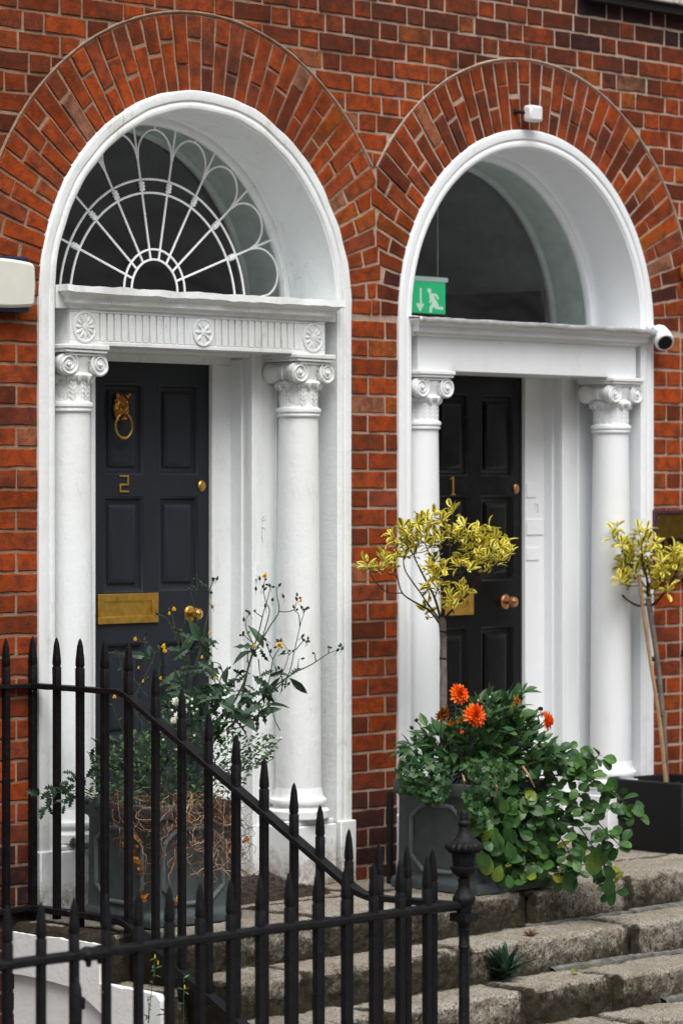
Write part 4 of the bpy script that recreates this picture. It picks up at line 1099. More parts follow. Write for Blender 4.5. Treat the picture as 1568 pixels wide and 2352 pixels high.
def scatter(poly, n, dist=0):
    xs = [p[0] for p in poly]; ys = [p[1] for p in poly]; o = []; k = 0
    while len(o) < n and k < n*60:
        k += 1; x, y = rp.uniform(min(xs), max(xs)), rp.uniform(min(ys), max(ys))
        if inside(poly, x, y) and all((x-a)**2+(y-b)**2 > dist*dist for a, b in o): o.append((x, y))
    return o
def stemline(b, pts, r0, r1, n=6):
    m = len(pts); out = []
    for i in range(m-1):                       # Catmull-Rom
        p0, p1, p2, p3 = pts[max(i-1, 0)], pts[i], pts[i+1], pts[min(i+2, m-1)]
        for k in range(5):
            t = k/5; out.append(.5*((2*p1)+(p2-p0)*t+(2*p0-5*p1+4*p2-p3)*t*t+(3*p1-p0-3*p2+p3)*t**3))
    out.append(pts[-1]); q = len(out)
    b.tube(out, [r0+(r1-r0)*i/(q-1) for i in range(q)], n)
    return out

# ------------------------------------------------------------------ small clipped trees
def small_tree(label, base, trunk, rt, branches, clusters, T0, size, nl, dj, wf=1.0):
    """trunk / branches: image-plane polylines already turned into points; clusters: (point, tone shift)"""
    T = thing("euonymus_tree", label, "small tree", base)
    b = MB(); b.tube(trunk, rt, 10); b.v = [(p[0]+.002*noise.noise(Vector(p)*30), p[1]+.002*noise.noise(Vector(p)*30+Vector((4, 4, 4))), p[2]) for p in b.v]
    b.build("trunk", M["bark"], T, True)
    b = MB()
    for (pts, r) in branches: stemline(b, pts, r, r*.45)
    cr = MB(); nodes = [Vector(v) for v in b.v[::6]]
    for (p, ts) in clusters:
        ax = (Vector((0, 0, 1))+rdir()*.55).normalized()
        for k in range(nl):
            a = 2.4*k+rp.uniform(-.3, .3); el = rp.uniform(-.15, 1.0) if k < nl-2 else 1.2
            o = ax.orthogonal().normalized(); q = ax.cross(o)
            d = (o*math.cos(a)+q*math.sin(a))*math.cos(el)+ax*math.sin(el)
            up = (ax+rdir()*.35).normalized()
            L = size*rp.uniform(.75, 1.2)
            tn = min(1, max(0, rp.random()*.75+ts)); leaf(cr, p+d*.006+ax*(rp.uniform(-.02, .02)), d, up, L, L*rp.uniform(.40, .52), "obov" if k % 3 else "lance", rp.uniform(.0, .35), .35, tn)
        q = min(nodes, key=lambda v: (v-p).length+(.3 if v.z > p.z-.01 else 0)); m_ = q.lerp(p, .55)+rdir()*.01-UP*.012
        stemline(b, [q, m_, p], .0024, .0013, 5)
    b.build("branches", M["twig"], T, True); cr.build("crown", M["vari"], T)
    return T
def A5(x, y, d=14.2): return at((1430+x*.4464)/1.74171, (2000+y*.4464)/1.74171, d)
cl = [(100,600),(120,660),(230,520),(290,620),(225,590),(320,330),(330,540),(340,440),(400,270),(450,330),(440,430),(500,480),(560,190),(620,180),(680,150),(760,190),(620,300),(560,330),(690,370),(740,360),(800,280),(860,110),(880,280),(970,280),(1060,290),(1000,330),(860,380),(940,500),(1010,450),(1080,400),(900,590),(1000,620),(1060,560),(1130,370),(1190,280),(1180,400),(1200,470),(1290,420),(1330,400),(1360,480),(1340,530),(1240,560),(1170,630),(1150,540),(650,760),(720,790),(640,840),(850,900),(820,860),(850,970),(940,800),(930,860),(610,1010),(690,560),(540,400),(380,350),(470,280),(1040,360),(1110,450),(780,330),(520,250),(640,230),(590,390),(660,430),(900,330),(960,400),(1230,350),(1280,500),(1090,520),(980,560),(430,500)]
C1 = [(A5(x, y, 14.2+rp.uniform(-.13, .13)), rp.choice([0, .05, .1, .2])) for x, y in cl]+[(A5(x, y, 14.1), .6) for x, y in ((630,610),(700,690),(770,620),(690,640))]
BR = [([(735,1110),(640,990),(500,910),(400,835),(360,710),(330,560)],.0052),([(400,835),(260,825),(140,710),(110,640)],.003),([(740,1080),(650,960),(560,830),(430,640),(410,520)],.0048),([(745,1080),(690,880),(600,700),(530,560),(500,490)],.006),([(750,1080),(770,880),(740,700),(640,480),(600,380)],.006),([(760,1060),(780,830),(840,640),(825,460),(850,200),(855,130)],.006),([(780,1060),(900,930),(1000,830),(1060,730),(1200,610),(1280,540)],.0055),([(770,1050),(800,780),(920,680),(1000,560),(1060,440)],.005),([(1060,730),(1130,620),(1200,480)],.0032),([(740,700),(690,560),(680,400)],.003),([(840,640),(900,540),(960,420)],.003),([(690,880),(720,760),(700,690)],.003),([(1000,830),(940,850)],.002),([(690,1000),(640,1010)],.0018),([(740,700),(740,520),(720,380)],.003),([(265,825),(265,720)],.0018),([(360,690),(230,630)],.002)]
def bz(pts, d, amp, f): return [f(x, y, d+(amp*(i/(len(pts)-1)) if len(pts) > 1 else 0)) for i, (x, y) in enumerate(pts)]
branches = [(bz(p, 14.2, rp.uniform(-.1, .1), A5), r) for p, r in BR]
tb = A5(768, 1568); tr_pts = [Vector((tb.x, tb.y, .40)), A5(768, 1660), A5(770, 1568), A5(766, 1420), A5(768, 1300), A5(764, 1180), A5(757, 1090), A5(752, 1050)]
t1 = small_tree("small standard tree with airy yellow-edged leaves before the black door", (tb.x, tb.y, .42), tr_pts, [.0165, .016, .0155, .015, .0148, .0152, .0165, .010], branches, C1, 0, .047, 9, .1)
for y in (1180, 1420): b = MB(); b.tube([A5(768, y-4), A5(767, y+6)], .0178, 12); b.build("tie", M["black_plastic"], t1, True)
def W5(x, y, d=15.68): return at((2300+x*.6376)/1.74171, (2000+y*.6376)/1.74171, d)
cl = [(250,190),(240,225),(270,250),(290,290),(400,210),(440,200),(380,240),(450,260),(340,330),(300,330),(290,410),(290,470),(310,510),(340,540),(380,400),(430,350),(470,320),(500,280),(470,400),(520,350),(540,420),(430,450),(480,470),(560,380),(330,450),(370,480),(410,300),(360,370),(500,430),(540,470),(580,420),(320,380),(420,410),(455,500),(520,520),(360,300)]
cy_ = [(610,330),(640,330),(660,360),(620,400),(660,420),(600,440),(560,470),(620,510),(530,490),(580,560),(690,350),(300,300),(340,400),(280,520),(640,450),(500,560),(480,610),(700,420)]
C2 = [(W5(x, y, 15.68+rp.uniform(-.12, .12)), rp.choice([-.1, 0, .05])) for x, y in cl]+[(W5(x, y, 15.66+rp.uniform(-.1, .1)), .45) for x, y in cy_]
BR = [([(460,650),(400,665),(330,630),(280,580),(245,550)],.0065),([(470,670),(520,630),(580,550),(620,480),(650,400)],.0075),([(455,610),(450,500),(420,380),(420,240)],.007),([(450,560),(380,460),(310,350),(265,230)],.004),([(450,560),(520,440),(560,380)],.004),([(430,540),(350,540)],.003)]
tb = W5(565, 1750); t2 = small_tree("small leaning tree with bushy yellow leaves in the black planter at right", (tb.x, tb.y, .3), [Vector((tb.x, tb.y, .27)), W5(572, 1760), W5(555, 1400), W5(520, 1050), W5(485, 800), W5(458, 620)], [.0125, .012, .0115, .0115, .0125, .0135], [(bz(p, 15.68, rp.uniform(-.1, .1), W5), r) for p, r in BR], C2, 0, .050, 9, .1)
b = MB(); tp = W5(568, 1760, 15.64); stemline(b, [Vector((tp.x, tp.y, .27)), W5(566, 1760, 15.64), W5(528, 1380, 15.64), W5(470, 1000, 15.64), W5(425, 680, 15.64), W5(400, 470, 15.64)], .0098, .0085, 8)
o = b.build("bamboo_cane", M["cane"], None, True, 0, (tp.x, tp.y, .3)); tag(o, "bamboo cane tied to the leaning tree in the black planter", "cane")
for (x, y, r) in ((484, 1000, .021), (530, 1355, .021), (557, 1637, .021)): b = MB(); b.tube([W5(x-14, y, 15.65), W5(x+16, y-2, 15.65)], .012, 8); b.build("tie", M["black_plastic"], t2, True)

# ------------------------------------------------------------------ plants of the right planter
def A8(x, y, d=14.1): return at((1550+x*.5102)/1.74171, (2650+y*.5102)/1.74171, d)
def flower(name, parent, c, nrm, r, mat, nrings=4, n=13, curl=.3):
    b = MB(); nrm = Vector(nrm).normalized(); o = nrm.orthogonal().normalized(); q = nrm.cross(o)
    for k in range(nrings):
        L = r*(1-.17*k); el = R(6+19*k)
        for i in range(n-k):
            a = 2*math.pi*(i+.5*(k % 2)+rp.uniform(-.15, .15))/(n-k); rad = o*math.cos(a)+q*math.sin(a)
            d = rad*math.cos(el)+nrm*math.sin(el); leaf(b, Vector(c)+nrm*(.004*k), d, nrm, L*rp.uniform(.88, 1.08), r*.34, "long", curl*rp.uniform(-.1, .5), .5)
    return b.build(name, mat, parent)
toc = -FWD
dp = thing("dahlia_plant", "bushy dark green dahlia with orange flowers in the planter at the landing edge", "plant", (10.6, -.53, .42))
mound = [(120,700),(180,640),(280,600),(255,470),(330,510),(380,560),(480,520),(560,480),(640,420),(720,300),(760,265),(830,310),(920,290),(960,230),(1080,215),(1040,350),(1060,450),(1170,480),(1130,570),(1230,590),(1200,650),(1300,660),(1270,740),(1180,800),(1050,820),(900,840),(700,830),(500,830),(330,820),(200,790)]
b = MB(); st = MB()
core = Vector((10.6, -.52, .5))
for (x, y) in scatter(mound, 760, 7):
    t = (y-220)/600; p = A8(x, y, 14.15+rp.uniform(-.16, .12)-.05*t)
    d = ((p-core).normalized()+rdir()*.8+Vector((0, 0, .15))).normalized(); L = rp.uniform(.042, .082)
    leaf(b, p, d, (Vector((0, 0, 1))+rdir()*.5-FWD*.4).normalized(), L, L*rp.uniform(.38, .52), "lance", rp.uniform(.05, .45), .25, min(1, max(0, rp.gauss(.5, .28))))
for k in range(24):
    x, y = rp.uniform(300, 1150), rp.uniform(400, 700); p = A8(x, y, 14.15); stemline(st, [Vector((core.x+rp.uniform(-.15, .15), core.y+rp.uniform(-.15, .15), .43)), (core+p)/2+rdir()*.03, p], .004, .0018, 5)
b.build("foliage", M["plant"], dp)
fl = [((555, 250), (-.2, -.9, .35), .050, "orange_petal", [(530, 300), (535, 380), (525, 440)]), ((680, 415), (-.35, -.9, .25), .056, "orange_petal", [(672, 470), (640, 560)]), ((425, 400), (0, -.7, -.4), .040, "brown_petal", [(420, 460), (415, 540)]), ((1238, 460), (.45, -.8, .1), .050, "orange_petal", [(1200, 490), (1170, 555)]), ((1000, 310), (.2, -.6, .1), .03, "brown_petal", [(990, 350), (975, 420)]), ((575, 548), (0, -.8, .2), .010, "orange_petal", [(580, 570)]), ((1200, 410), (.4, -.7, .3), .018, "brown_petal", [(1180, 420)]), ((560, 450), (0, -.8, -.3), .020, "brown_petal", [(560, 500)]), ((490, 470), (0, -.8, -.3), .020, "brown_petal", [(490, 520)])]
for (c, n_, r, mt, sp) in fl:
    p = A8(*c, 13.86); o = flower("flower", dp, p, n_, r, M[mt], 5 if r > .03 else 3, 16 if r > .03 else 9)
    stemline(st, [p]+[A8(x, y, 13.95) for x, y in sp]+[A8(sp[-1][0], sp[-1][1]+60, 14.12)], .0022, .003, 5)
    if mt == "brown_petal": o["label"] = "withered brown dahlia flower"
for (pts, r) in (([(270, 640), (235, 570), (190, 510)], .011), ([(310, 625), (270, 530), (225, 455)], .010), ([(1120, 470), (1160, 400), (1200, 365)], .012)):
    q = [A8(x, y, 14.1) for x, y in pts]; stemline(st, q, .0016, .0014, 5)
    hd = MB()
    for k in range(7): hd.tube([q[-1]+rdir()*.003, q[-1]+rdir()*r], [r*.7, r*.15], 6)
    hd.build("seed_head", M["seed"], dp, True)
for (x, y) in ((710, 302), (803, 275), (920, 348)):
    p = A8(x, y, 14.1); st.tube([p, p-UP*.05], .0014, 5); hb = MB(); hb.lathe(0, 0, [(.001, -.006), (.0055, -.003), (.006, .002), (.001, .006)], 10); hb.v = [(v[0]+p.x, v[1]+p.y, v[2]+p.z) for v in hb.v]; hb.build("bud", M["white_petal"], dp, True)
st.build("stems", M["stem"], dp, True)

iv = thing("ivy_plant", "small lobed ivy hanging over the rim of the planter at the landing edge", "ivy", (10.55, -.7, .42))
b = MB(); reg = [([(60,880),(110,740),(300,740),(480,800),(500,960),(440,1080),(350,1130),(230,1060),(90,990)], 260, (13.80, 13.98)), ([(560,820),(700,740),(900,760),(1010,800),(1000,900),(900,1010),(780,1040),(730,1180),(640,1190),(610,1120),(590,1020),(700,930),(650,900)], 250, (13.70, 13.86)), ([(600,1120),(760,1080),(820,1280),(740,1300),(660,1230)], 70, (13.66, 13.8))]
for (poly, n, dd) in reg:
    for (x, y) in scatter(poly, n, 9):
        p = A8(x, y, rp.uniform(*dd)); ivy(b, p, (Vector((0, 0, -.5))+rdir()*.8-FWD*.2).normalized(), (-FWD+rdir()*.55+UP*.5).normalized(), rp.uniform(.018, .034), min(1, max(0, rp.gauss(.35 if poly is reg[0][0] else .62, .25))))
for (x, y) in scatter(reg[0][0], 14): p = A8(x, max(y, 900), 13.84); leaf(b, p, rdir(), -FWD+UP*.3, .025, .016, "lance", .3, .3, rp.uniform(.9, 1))
b.build("foliage", M["ivy"], iv)
for (x, y, x1, y1) in ((590, 890, 600, 970), (840, 890, 850, 1060), (1060, 820, 1150, 980)):
    b = MB(); stemline(b, [A8(x, y, 13.76), A8((x+x1)/2+6, (y+y1)/2, 13.72), A8(x1, y1, 13.76)], .0055, .003, 6); b.build("dead_stem", M["cane"], iv, True)

tp_ = thing("trailing_plant", "sprawling plant with rounded leaves spilling from the planter over the landing edge", "plant", (10.85, -.75, .3))
b = MB(); st = MB(); DD = lambda x, y, d=14.0: at(x, y, d)
arcs = [[(1150,1790),(1230,1750),(1300,1745),(1360,1790)],[(1160,1800),(1260,1780),(1370,1800),(1425,1835),(1458,1875)],[(1160,1820),(1250,1830),(1340,1860),(1395,1915),(1425,1945)],[(1150,1820),(1220,1860),(1290,1930),(1330,2010)],[(1180,1830),(1290,1860),(1370,1960),(1412,2050)],[(1120,1830),(1150,1900),(1180,1970),(1210,2020)],[(1100,1840),(1110,1930),(1130,2010)],[(1090,1850),(1085,1930),(1100,1990)],[(1200,1780),(1290,1740),(1345,1745)],[(1190,1820),(1240,1900),(1260,1980)],[(1170,1830),(1200,1930),(1240,2000)],[(1300,1790),(1340,1760),(1375,1735)],[(1240,1770),(1265,1735),(1300,1725)],[(1130,1820),(1100,1900),(1085,1960)],[(1170,1810),(1300,1900),(1390,1990)],[(1210,1800),(1330,1830),(1400,1860)]]
for i, a in enumerate(arcs):
    d0 = 14.1+rp.uniform(-.12, .1); m = len(a)
    pts = [DD(x, y, d0+(-.13 if x < 1240 else .03)*(k/(m-1))) for k, (x, y) in enumerate(a)]
    out = stemline(st, pts, .0045, .0018, 5)
    for k, p in enumerate(out[1:]):
        for s in (0, 1, 2):
            if rp.random() < .20: continue
            ss = (1 if s == 0 else -1); side = RIGHT*ss*rp.uniform(.1, .9)
            d = (side+UP*rp.uniform(-.7, .45)-FWD*rp.uniform(-.3, .6)).normalized(); L = rp.uniform(.042, .070)
            tn = rp.random()*.80
            if p.z < .12 and rp.random() < .22: tn = rp.uniform(.85, 1)
            leaf(b, p+d*.012+rdir()*.012, d, (-FWD*.7+UP*.7+rdir()*.55).normalized(), L, L*rp.uniform(.62, .78), "obov", rp.uniform(.0, .4), .18, tn)
            if rp.random() < .5: st.tube([p, p+d*.014], .0012, 4)
body = [(1075,1860),(1130,1830),(1190,1810),(1250,1830),(1300,1880),(1330,1960),(1290,2010),(1230,2030),(1180,2020),(1130,1990),(1085,1960)]
FDp = lambda x: 13.80+min(.36, max(0, x-1060)*.0019)      # just in front of the pot's face
body2 = [(1062,1840),(1140,1820),(1200,1800),(1260,1810),(1300,1880),(1270,1990),(1180,2025),(1100,1990)]
for (x, y) in scatter(body2, 200, 5):
    L = rp.uniform(.040, .066); leaf(b, DD(x, y, FDp(x)+rp.uniform(-.04, .05)), (UP*rp.uniform(-1, .2)+rdir()*.8).normalized(), (-FWD*.6+UP*.6+rdir()*.7).normalized(), L, L*.7, "obov", .2, .2, rp.random()*.6)
for (x, y) in scatter(body, 190, 6):
    p = DD(x, y, FDp(x)-.03+rp.uniform(-.06, .06)); L = rp.uniform(.044, .078)
    leaf(b, p, (UP*rp.uniform(-1, .1)+rdir()*.7-FWD*.15).normalized(), (-FWD*.8+UP*.6+rdir()*.5).normalized(), L, L*rp.uniform(.62, .8), "obov", rp.uniform(0, .4), .18, rp.random()*.82 if rp.random() < .86 else rp.uniform(.85, 1))
for (x, y, L, tn) in ((1140,1945,.085,.5),(1165,1955,.08,.55),(1120,1985,.09,.9),(1105,1975,.085,.6),(1150,2010,.075,.9),(1225,1925,.085,.5),(1245,1930,.08,.4),(1240,1955,.09,.6),(1235,2000,.085,.45),(1300,2020,.10,.35),(1360,1975,.11,.85),(1375,1960,.10,.7),(1400,2035,.085,.25),(1395,2010,.07,.3),(1150,1855,.07,.75),(1185,1880,.06,.45),(1330,1975,.08,.4),(1090,1960,.08,.8)):
    leaf(b, DD(x, y-22, FDp(x)-.10), (UP*-1+RIGHT*rp.uniform(-.35, .35)).normalized(), (-FWD+UP*.4+rdir()*.25).normalized(), L, L*.68, "obov", .15, .15, tn)
b.build("foliage", M["round"], tp_); st.build("stems", M["stem"], tp_, True)

# ------------------------------------------------------------------ plants of the left planter
D0 = 13.12
bs = thing("chrysanthemum_bush", "dense small-leaved bush with white flowers in the planter behind the railings", "plant", (8.97, -.36, .43))
poly = [(215,1760),(260,1700),(330,1680),(385,1600),(425,1600),(470,1630),(515,1660),(560,1690),(610,1690),(640,1710),(610,1750),(560,1790),(545,1830),(480,1845),(330,1850),(210,1845)]
b = MB(); st = MB()
for (x, y) in scatter(poly, 1500, 4):
    p = at(x, y, D0+rp.uniform(-.2, .2)); d = ((p-Vector((8.97, -.36, .45))).normalized()+rdir()*.9).normalized(); L = rp.uniform(.014, .028)
    leaf(b, p, d, (UP-FWD*.5+rdir()*.5).normalized(), L, L*.55, "obov", .2, .2, min(1, max(0, rp.gauss(.38, .26))))
for (x, y, x1, y1) in ((540,1780,640,1702),(560,1760,625,1690),(430,1640,402,1605),(440,1660,440,1600),(300,1760,215,1700),(270,1800,240,1690),(500,1700,520,1650)):
    q = stemline(st, [at(x, y, D0), at((x+x1)/2+rp.uniform(-6, 6), (y+y1)/2+8, D0-.05), at(x1, y1, D0-.05)], .002, .0012, 5)
    for p in q[2:]:
        for s in range(3): leaf(b, p, rdir(-.3, 1), UP, .018, .011, "obov", .1, .2, rp.random())
b.build("foliage", M["plant"], bs)
for k in range(30):
    x, y = scatter(poly, 1)[0]; stemline(st, [Vector((8.97+rp.uniform(-.15, .15), -.36+rp.uniform(-.15, .15), .43)), at(x, y+20, D0)+rdir()*.02, at(x, y, D0)], .0022, .0013, 5)
st.build("stems", M["stem"], bs, True)
for (x, y, r) in ((404,1612,.020),(409,1645,.021),(422,1632,.015),(428,1612,.010),(398,1656,.016)): flower("flower", bs, at(x, y, D0-.12), (-.4, -.8, .4), r, M["white_petal"], 4, 12)
for (x, y) in ((441,1607),(452,1630),(445,1640),(395,1632),(440,1622),(637,1697),(645,1696),(375,1700),(508,1690),(446,1690),(404,1722)):
    p = at(x, y, D0-.14); hb = MB(); hb.lathe(0, 0, [(.001, -.005), (.005, -.002), (.0055, .002), (.001, .005)], 8); hb.v = [(v[0]+p.x, v[1]+p.y, v[2]+p.z) for v in hb.v]; hb.build("bud", M["white_petal"], bs, True)

sw = thing("sow_thistle", "tall straggly weed with seed heads and yellow flowers before the grey door", "weed", (8.99, -.36, .43))
def A6(x, y, d=D0): return at(344.5+.2929*x, 1291.8+.2929*y, d)
S = [[(560,1320),(640,1130),(720,980),(770,830),(820,650),(850,560),(880,430),(925,270),(945,180)],[(640,1300),(700,1150),(740,960),(790,760),(870,620),(940,500),(1010,385),(995,260),(990,190)],[(870,620),(920,460),(935,370),(905,300),(890,210),(900,130)],[(1010,385),(1070,388),(1130,370),(1145,320),(1155,285)],[(600,1310),(740,1190),(850,1100),(960,990),(1080,900),(1150,855),(1230,820),(1300,780),(1400,715),(1510,675)],[(1300,780),(1290,710)],[(1155,855),(1165,760)],[(1400,715),(1400,668)],[(560,1320),(800,1260),(920,1060),(1010,920),(1085,730),(1030,620)],[(1085,730),(1105,710)],[(940,1040),(1080,890),(1130,700),(1175,505),(1210,390),(1230,365)],[(1175,505),(1165,410),(1130,380)],[(1140,690),(1200,620),(1240,625)],[(890,1100),(940,900),(965,760),(1005,690),(1012,660)],[(965,760),(940,720),(905,610)],[(850,760),(860,870),(870,1010)],[(815,650),(760,540),(750,455),(785,400)],[(815,640),(730,568)],[(880,430),(810,382)],[(770,540),(785,545)],
     [(290,1090),(270,800),(225,650),(180,540),(130,440),(60,405)],[(225,650),(180,450),(185,380)],[(300,1100),(340,850),(400,680),(430,520),(455,380),(465,230),(500,140),(528,128)],[(270,640),(330,560),(370,460),(335,300),(315,220)],[(530,1050),(500,880),(480,790),(440,690),(490,640)],[(540,960),(570,870),(610,850)],[(570,870),(545,800),(480,780)],[(255,660),(250,540)],[(440,190),(365,130)],[(1090,710),(1055,715)],[(1020,1320),(980,1240),(950,1130)]]
b = MB(); GB = mat_plain("green_bud", (.028, .045, .022), .7, 0, .2, 60, .5)
for i, a in enumerate(S):
    dj = rp.uniform(-.10, .10) if i in (0, 1, 4, 8, 10, 13, 20, 22, 23, 24) else 0
    if i in (0, 1, 4, 8, 10, 13, 20, 22, 23, 24): S_d = dj
    pts = [A6(x, y, D0+S_d*.6) for x, y in a]
    q = stemline(b, pts, .0052 if len(a) > 6 else .0026, .0012, 6)
    e = q[-1]
    if a[-1][1] < 1000:
        for k in range(rp.choice([1, 2])):
            d = rdir(-.2, 1); c = e+d*.012; b.tube([e, c], .0009, 4)
            head(sw, GB, [c-d*.002, c+d*.003, c+d*.008, c+d*.013], [.002, .0052, .0035, .0008])
for (x, y) in ((885,190),(940,185),(1015,180),(860,130),(900,210),(830,210),(960,295),(1045,268),(905,345),(1150,290),(1190,355),(1225,365),(1195,580),(1205,610),(1232,622),(1025,615),(905,605),(920,650),(945,700),(1045,705),(1010,830),(1030,850),(1505,678),(1470,690),(55,405),(150,375),(310,215),(345,200),(400,160),(495,140),(525,130),(480,240),(490,350),(455,290),(440,190),(480,635),(500,655),(550,830),(600,850),(780,400),(735,452),(730,568),(820,660),(1085,955),(190,520),(210,535),(245,540),(275,450),(210,560)):
    p = A6(x, y, D0+rp.uniform(-.05, .05)); d = (UP+rdir()*.7).normalized(); head(sw, GB, [p-d*.006, p, p+d*.006, p+d*.013], [.0022, .0062, .0042, .0008]); b.tube([p-d*.006, p-d*.025+rdir()*.004], .001, 4)
b.build("stems", M["stem"], sw, True)
lf = MB()
LP = [(720,900),(780,880),(740,1040),(830,1060),(890,1130),(940,960),(680,1030),(620,1100),(580,980),(500,990),(460,950),(380,620),(400,600),(360,800),(420,830),(330,960),(280,940),(250,1000),(180,1010),(150,1030),(560,1200),(650,1250),(720,1230),(800,1200),(1090,905),(880,920),(600,1040),(540,1080),(660,1160),(760,1100),(700,1200),(850,1180),(900,1180),(520,1150),(470,1080),(420,1050),(380,1000),(340,1050),(300,1030),(230,950),(100,930),(20,730),(560,1260),(620,1300),(480,1250),(840,1000),(960,880),(1040,880),(440,870),(270,870),(300,700),(250,720),(880,690),(800,690)]
for (x, y) in LP:
    for k in range(3):
        p = A6(x+rp.uniform(-25, 25), y+rp.uniform(-25, 25), D0+rp.uniform(-.09, .09)); d = (RIGHT*rp.uniform(-1, 1)+UP*rp.uniform(-.8, .6)-FWD*rp.uniform(-.4, .6)).normalized(); L = rp.uniform(.045, .105)
        leaf(lf, p, d, (UP*.6-FWD*.6+rdir()*.6).normalized(), L, L*rp.uniform(.28, .5), "lobed" if k else "lance", rp.uniform(.1, .7), .3)
lf.build("foliage", M["thistle"], sw)
for (x, y, r) in ((898,112,.013),(1012,655,.015),(187,372,.009),(105,660,.009),(118,698,.009),(470,560,.008),(820,662,.009),(1180,305,.008),(1140,335,.006),(512,912,.006),(150,405,.006),(495,348,.005),(80,915,.007),(405,750,.006)):
    flower("flower", sw, A6(x, y, D0-.08), (-.3+rp.uniform(-.3, .3), -.5, .8), r, M["yellow"], 3, 12)

lw = thing("leafy_weed", "low weed with toothed leaves at the left of the planter behind the railings", "weed", (8.85, -.25, .43))
lf = MB(); b = MB()
def A7(x, y, d=12.98): return at(.1831*x, 1722.4+.1831*y, d)
for (x, y) in ((480,560),(600,520),(620,600),(590,740),(540,760),(620,700),(700,480),(800,440),(900,310),(850,400),(930,420),(830,520),(940,560),(800,680),(900,590),(1090,420),(1080,560),(930,1110),(1200,250),(1260,180),(1150,120),(1230,60),(1300,330),(1180,620),(1250,560),(1320,480)):
    for k in range(2):
        d = (RIGHT*rp.uniform(-1, .3)+UP*rp.uniform(-.9, .5)-FWD*.3).normalized(); L = rp.uniform(.035, .06)
        leaf(lf, A7(x+rp.uniform(-20, 20), y+rp.uniform(-20, 20), 12.98+rp.uniform(-.05, .05)), d, (UP*.5-FWD*.8+rdir()*.4).normalized(), L, L*.6, "lobed", .3, .2, rp.uniform(0, .55))
for a in ([(1330,620),(1000,470),(800,470),(560,490)],[(1330,640),(1000,520),(700,540),(470,560)],[(1330,640),(900,610),(640,690),(540,760)],[(1330,620),(1240,330),(1160,120),(1090,20)],[(1300,600),(1290,300),(1200,-10)],[(1250,420),(1100,330)]):
    stemline(b, [A7(x, y) for x, y in a], .0028, .0012, 5)
def R5p(x, y, d=13.0): return at(.5127*x, 1148.3+.5127*y, d)
hd = MB()
for a in ([(560,830),(545,770),(530,680),(495,690)],[(640,1010),(600,900),(690,700),(640,640),(605,620)],[(640,640),(655,597)],[(690,690),(730,665)],[(560,1060),(510,940),(512,885)],[(660,880),(620,830),(590,790)],[(620,830),(660,805)],[(700,950),(715,760),(730,670)]):
    q = stemline(b, [R5p(x, y) for x, y in a], .0018, .0009, 5); e = q[-1]
    hb = MB()
    for k in range(3): d = rdir(-.2, 1); hb.tube([e, e+d*.006, e+d*.014], [.002, .005, .0008], 7)
    hb.build("bud", GB, lw, True)
    for p in q[3::3]:
        leaf(lf, p, rdir(-.6, .6), UP-FWD*.5, rp.uniform(.015, .035), .011, "lobed", .2, .2, rp.random())
for (x, y, r) in ((730,660,.008),(735,678,.008),(605,628,.008),(512,885,.008),(620,755,.005),(640,815,.005)): flower("flower", lw, R5p(x, y, 12.98), (-.3, -.5, .8), r, M["yellow"], 3, 10)
lf.build("foliage", M["thistle"], lw); b.build("stems", M["stem"], lw, True); pass
pn = thing("pansy", "tiny white pansy with yellow eye at the planter rim behind the railings", "flower", tuple(A7(1190, 640, 12.95)))
p = A7(1190, 555, 12.93); flower("petals", pn, p, (-.5, -.8, .3), .014, M["white_petal"], 1, 5); flower("eye", pn, p-FWD*.004, (-.5, -.8, .3), .006, M["yellow"], 1, 6)
b = MB(); b.tube([p, A7(1200, 660, 12.95)], .0012, 5); b.build("stem", M["stem"], pn)

# dried root mass hanging over the near corner of the left planter
X0p, Y0p = -.220, -.220; cr_, sr_ = math.cos(R(-5)), math.sin(R(-5))
def rot_(x, y, z): return Vector((8.955+x*cr_-y*sr_, -0.360+x*sr_+y*cr_, z))
def surf(s, z, out):                      # s < 0 on the left face, s > 0 along the front face
    if s < 0: return rot_(X0p-out, Y0p-s, z)
    return rot_(X0p+s, Y0p-out, z)
dr = MB(); dq = MB()
for k in range(360):
    hot = rp.random() < .45
    s = min(.40, rp.gauss(.29, .09)) if hot else rp.uniform(-.22, .40)
    z = .478+rp.uniform(-.015, .05) if rp.random() < .45 else rp.uniform(.20, .45) if hot else rp.uniform(.26, .46)
    L = rp.uniform(.05, .16); n = 16; ang = rp.uniform(-3.0, -.1); pts = []; out = rp.uniform(.004, .05); tw = rp.uniform(-.20, .20); cr = rp.uniform(.35, .8)
    for i in range(n):
        pts.append(surf(s, z, out)); ang += tw+rp.uniform(-cr, cr); ang += (-1.2-ang)*.05; out = max(.003, out+rp.uniform(-.005, .005))
        s += math.cos(ang)*L/n; z += math.sin(ang)*L/n
        if s > .44: s -= .014
        if z < .10: break
    if len(pts) > 3: (dq if rp.random() < .36 else dr).tube(pts, [.0015*(1-.6*i/len(pts)) for i in range(len(pts))], 4)
for k in range(34):                       # loops at the right side, clear of the pot
    s, z = .42+rp.uniform(-.03, .02), rp.uniform(.20, .42); ang = rp.uniform(-1.6, .9); pts = []; tw = rp.uniform(-.35, .35); L = rp.uniform(.06, .14)
    for i in range(14): pts.append(surf(s, z, .01+.02*rp.random())); ang += tw+rp.uniform(-.3, .3); s += math.cos(ang)*L/14; z += math.sin(ang)*L/14
    dr.tube(pts, .0011, 4)
rt = thing("dried_roots", "tangle of dry brown roots hanging over the near corner of the planter behind the railings", "dried plant", tuple(rot_(X0p, Y0p, .3)))
dr.build("brown_roots", M["roots"], rt, True); dq.build("pale_roots", M["rootpale"], rt, True)
b = MB()
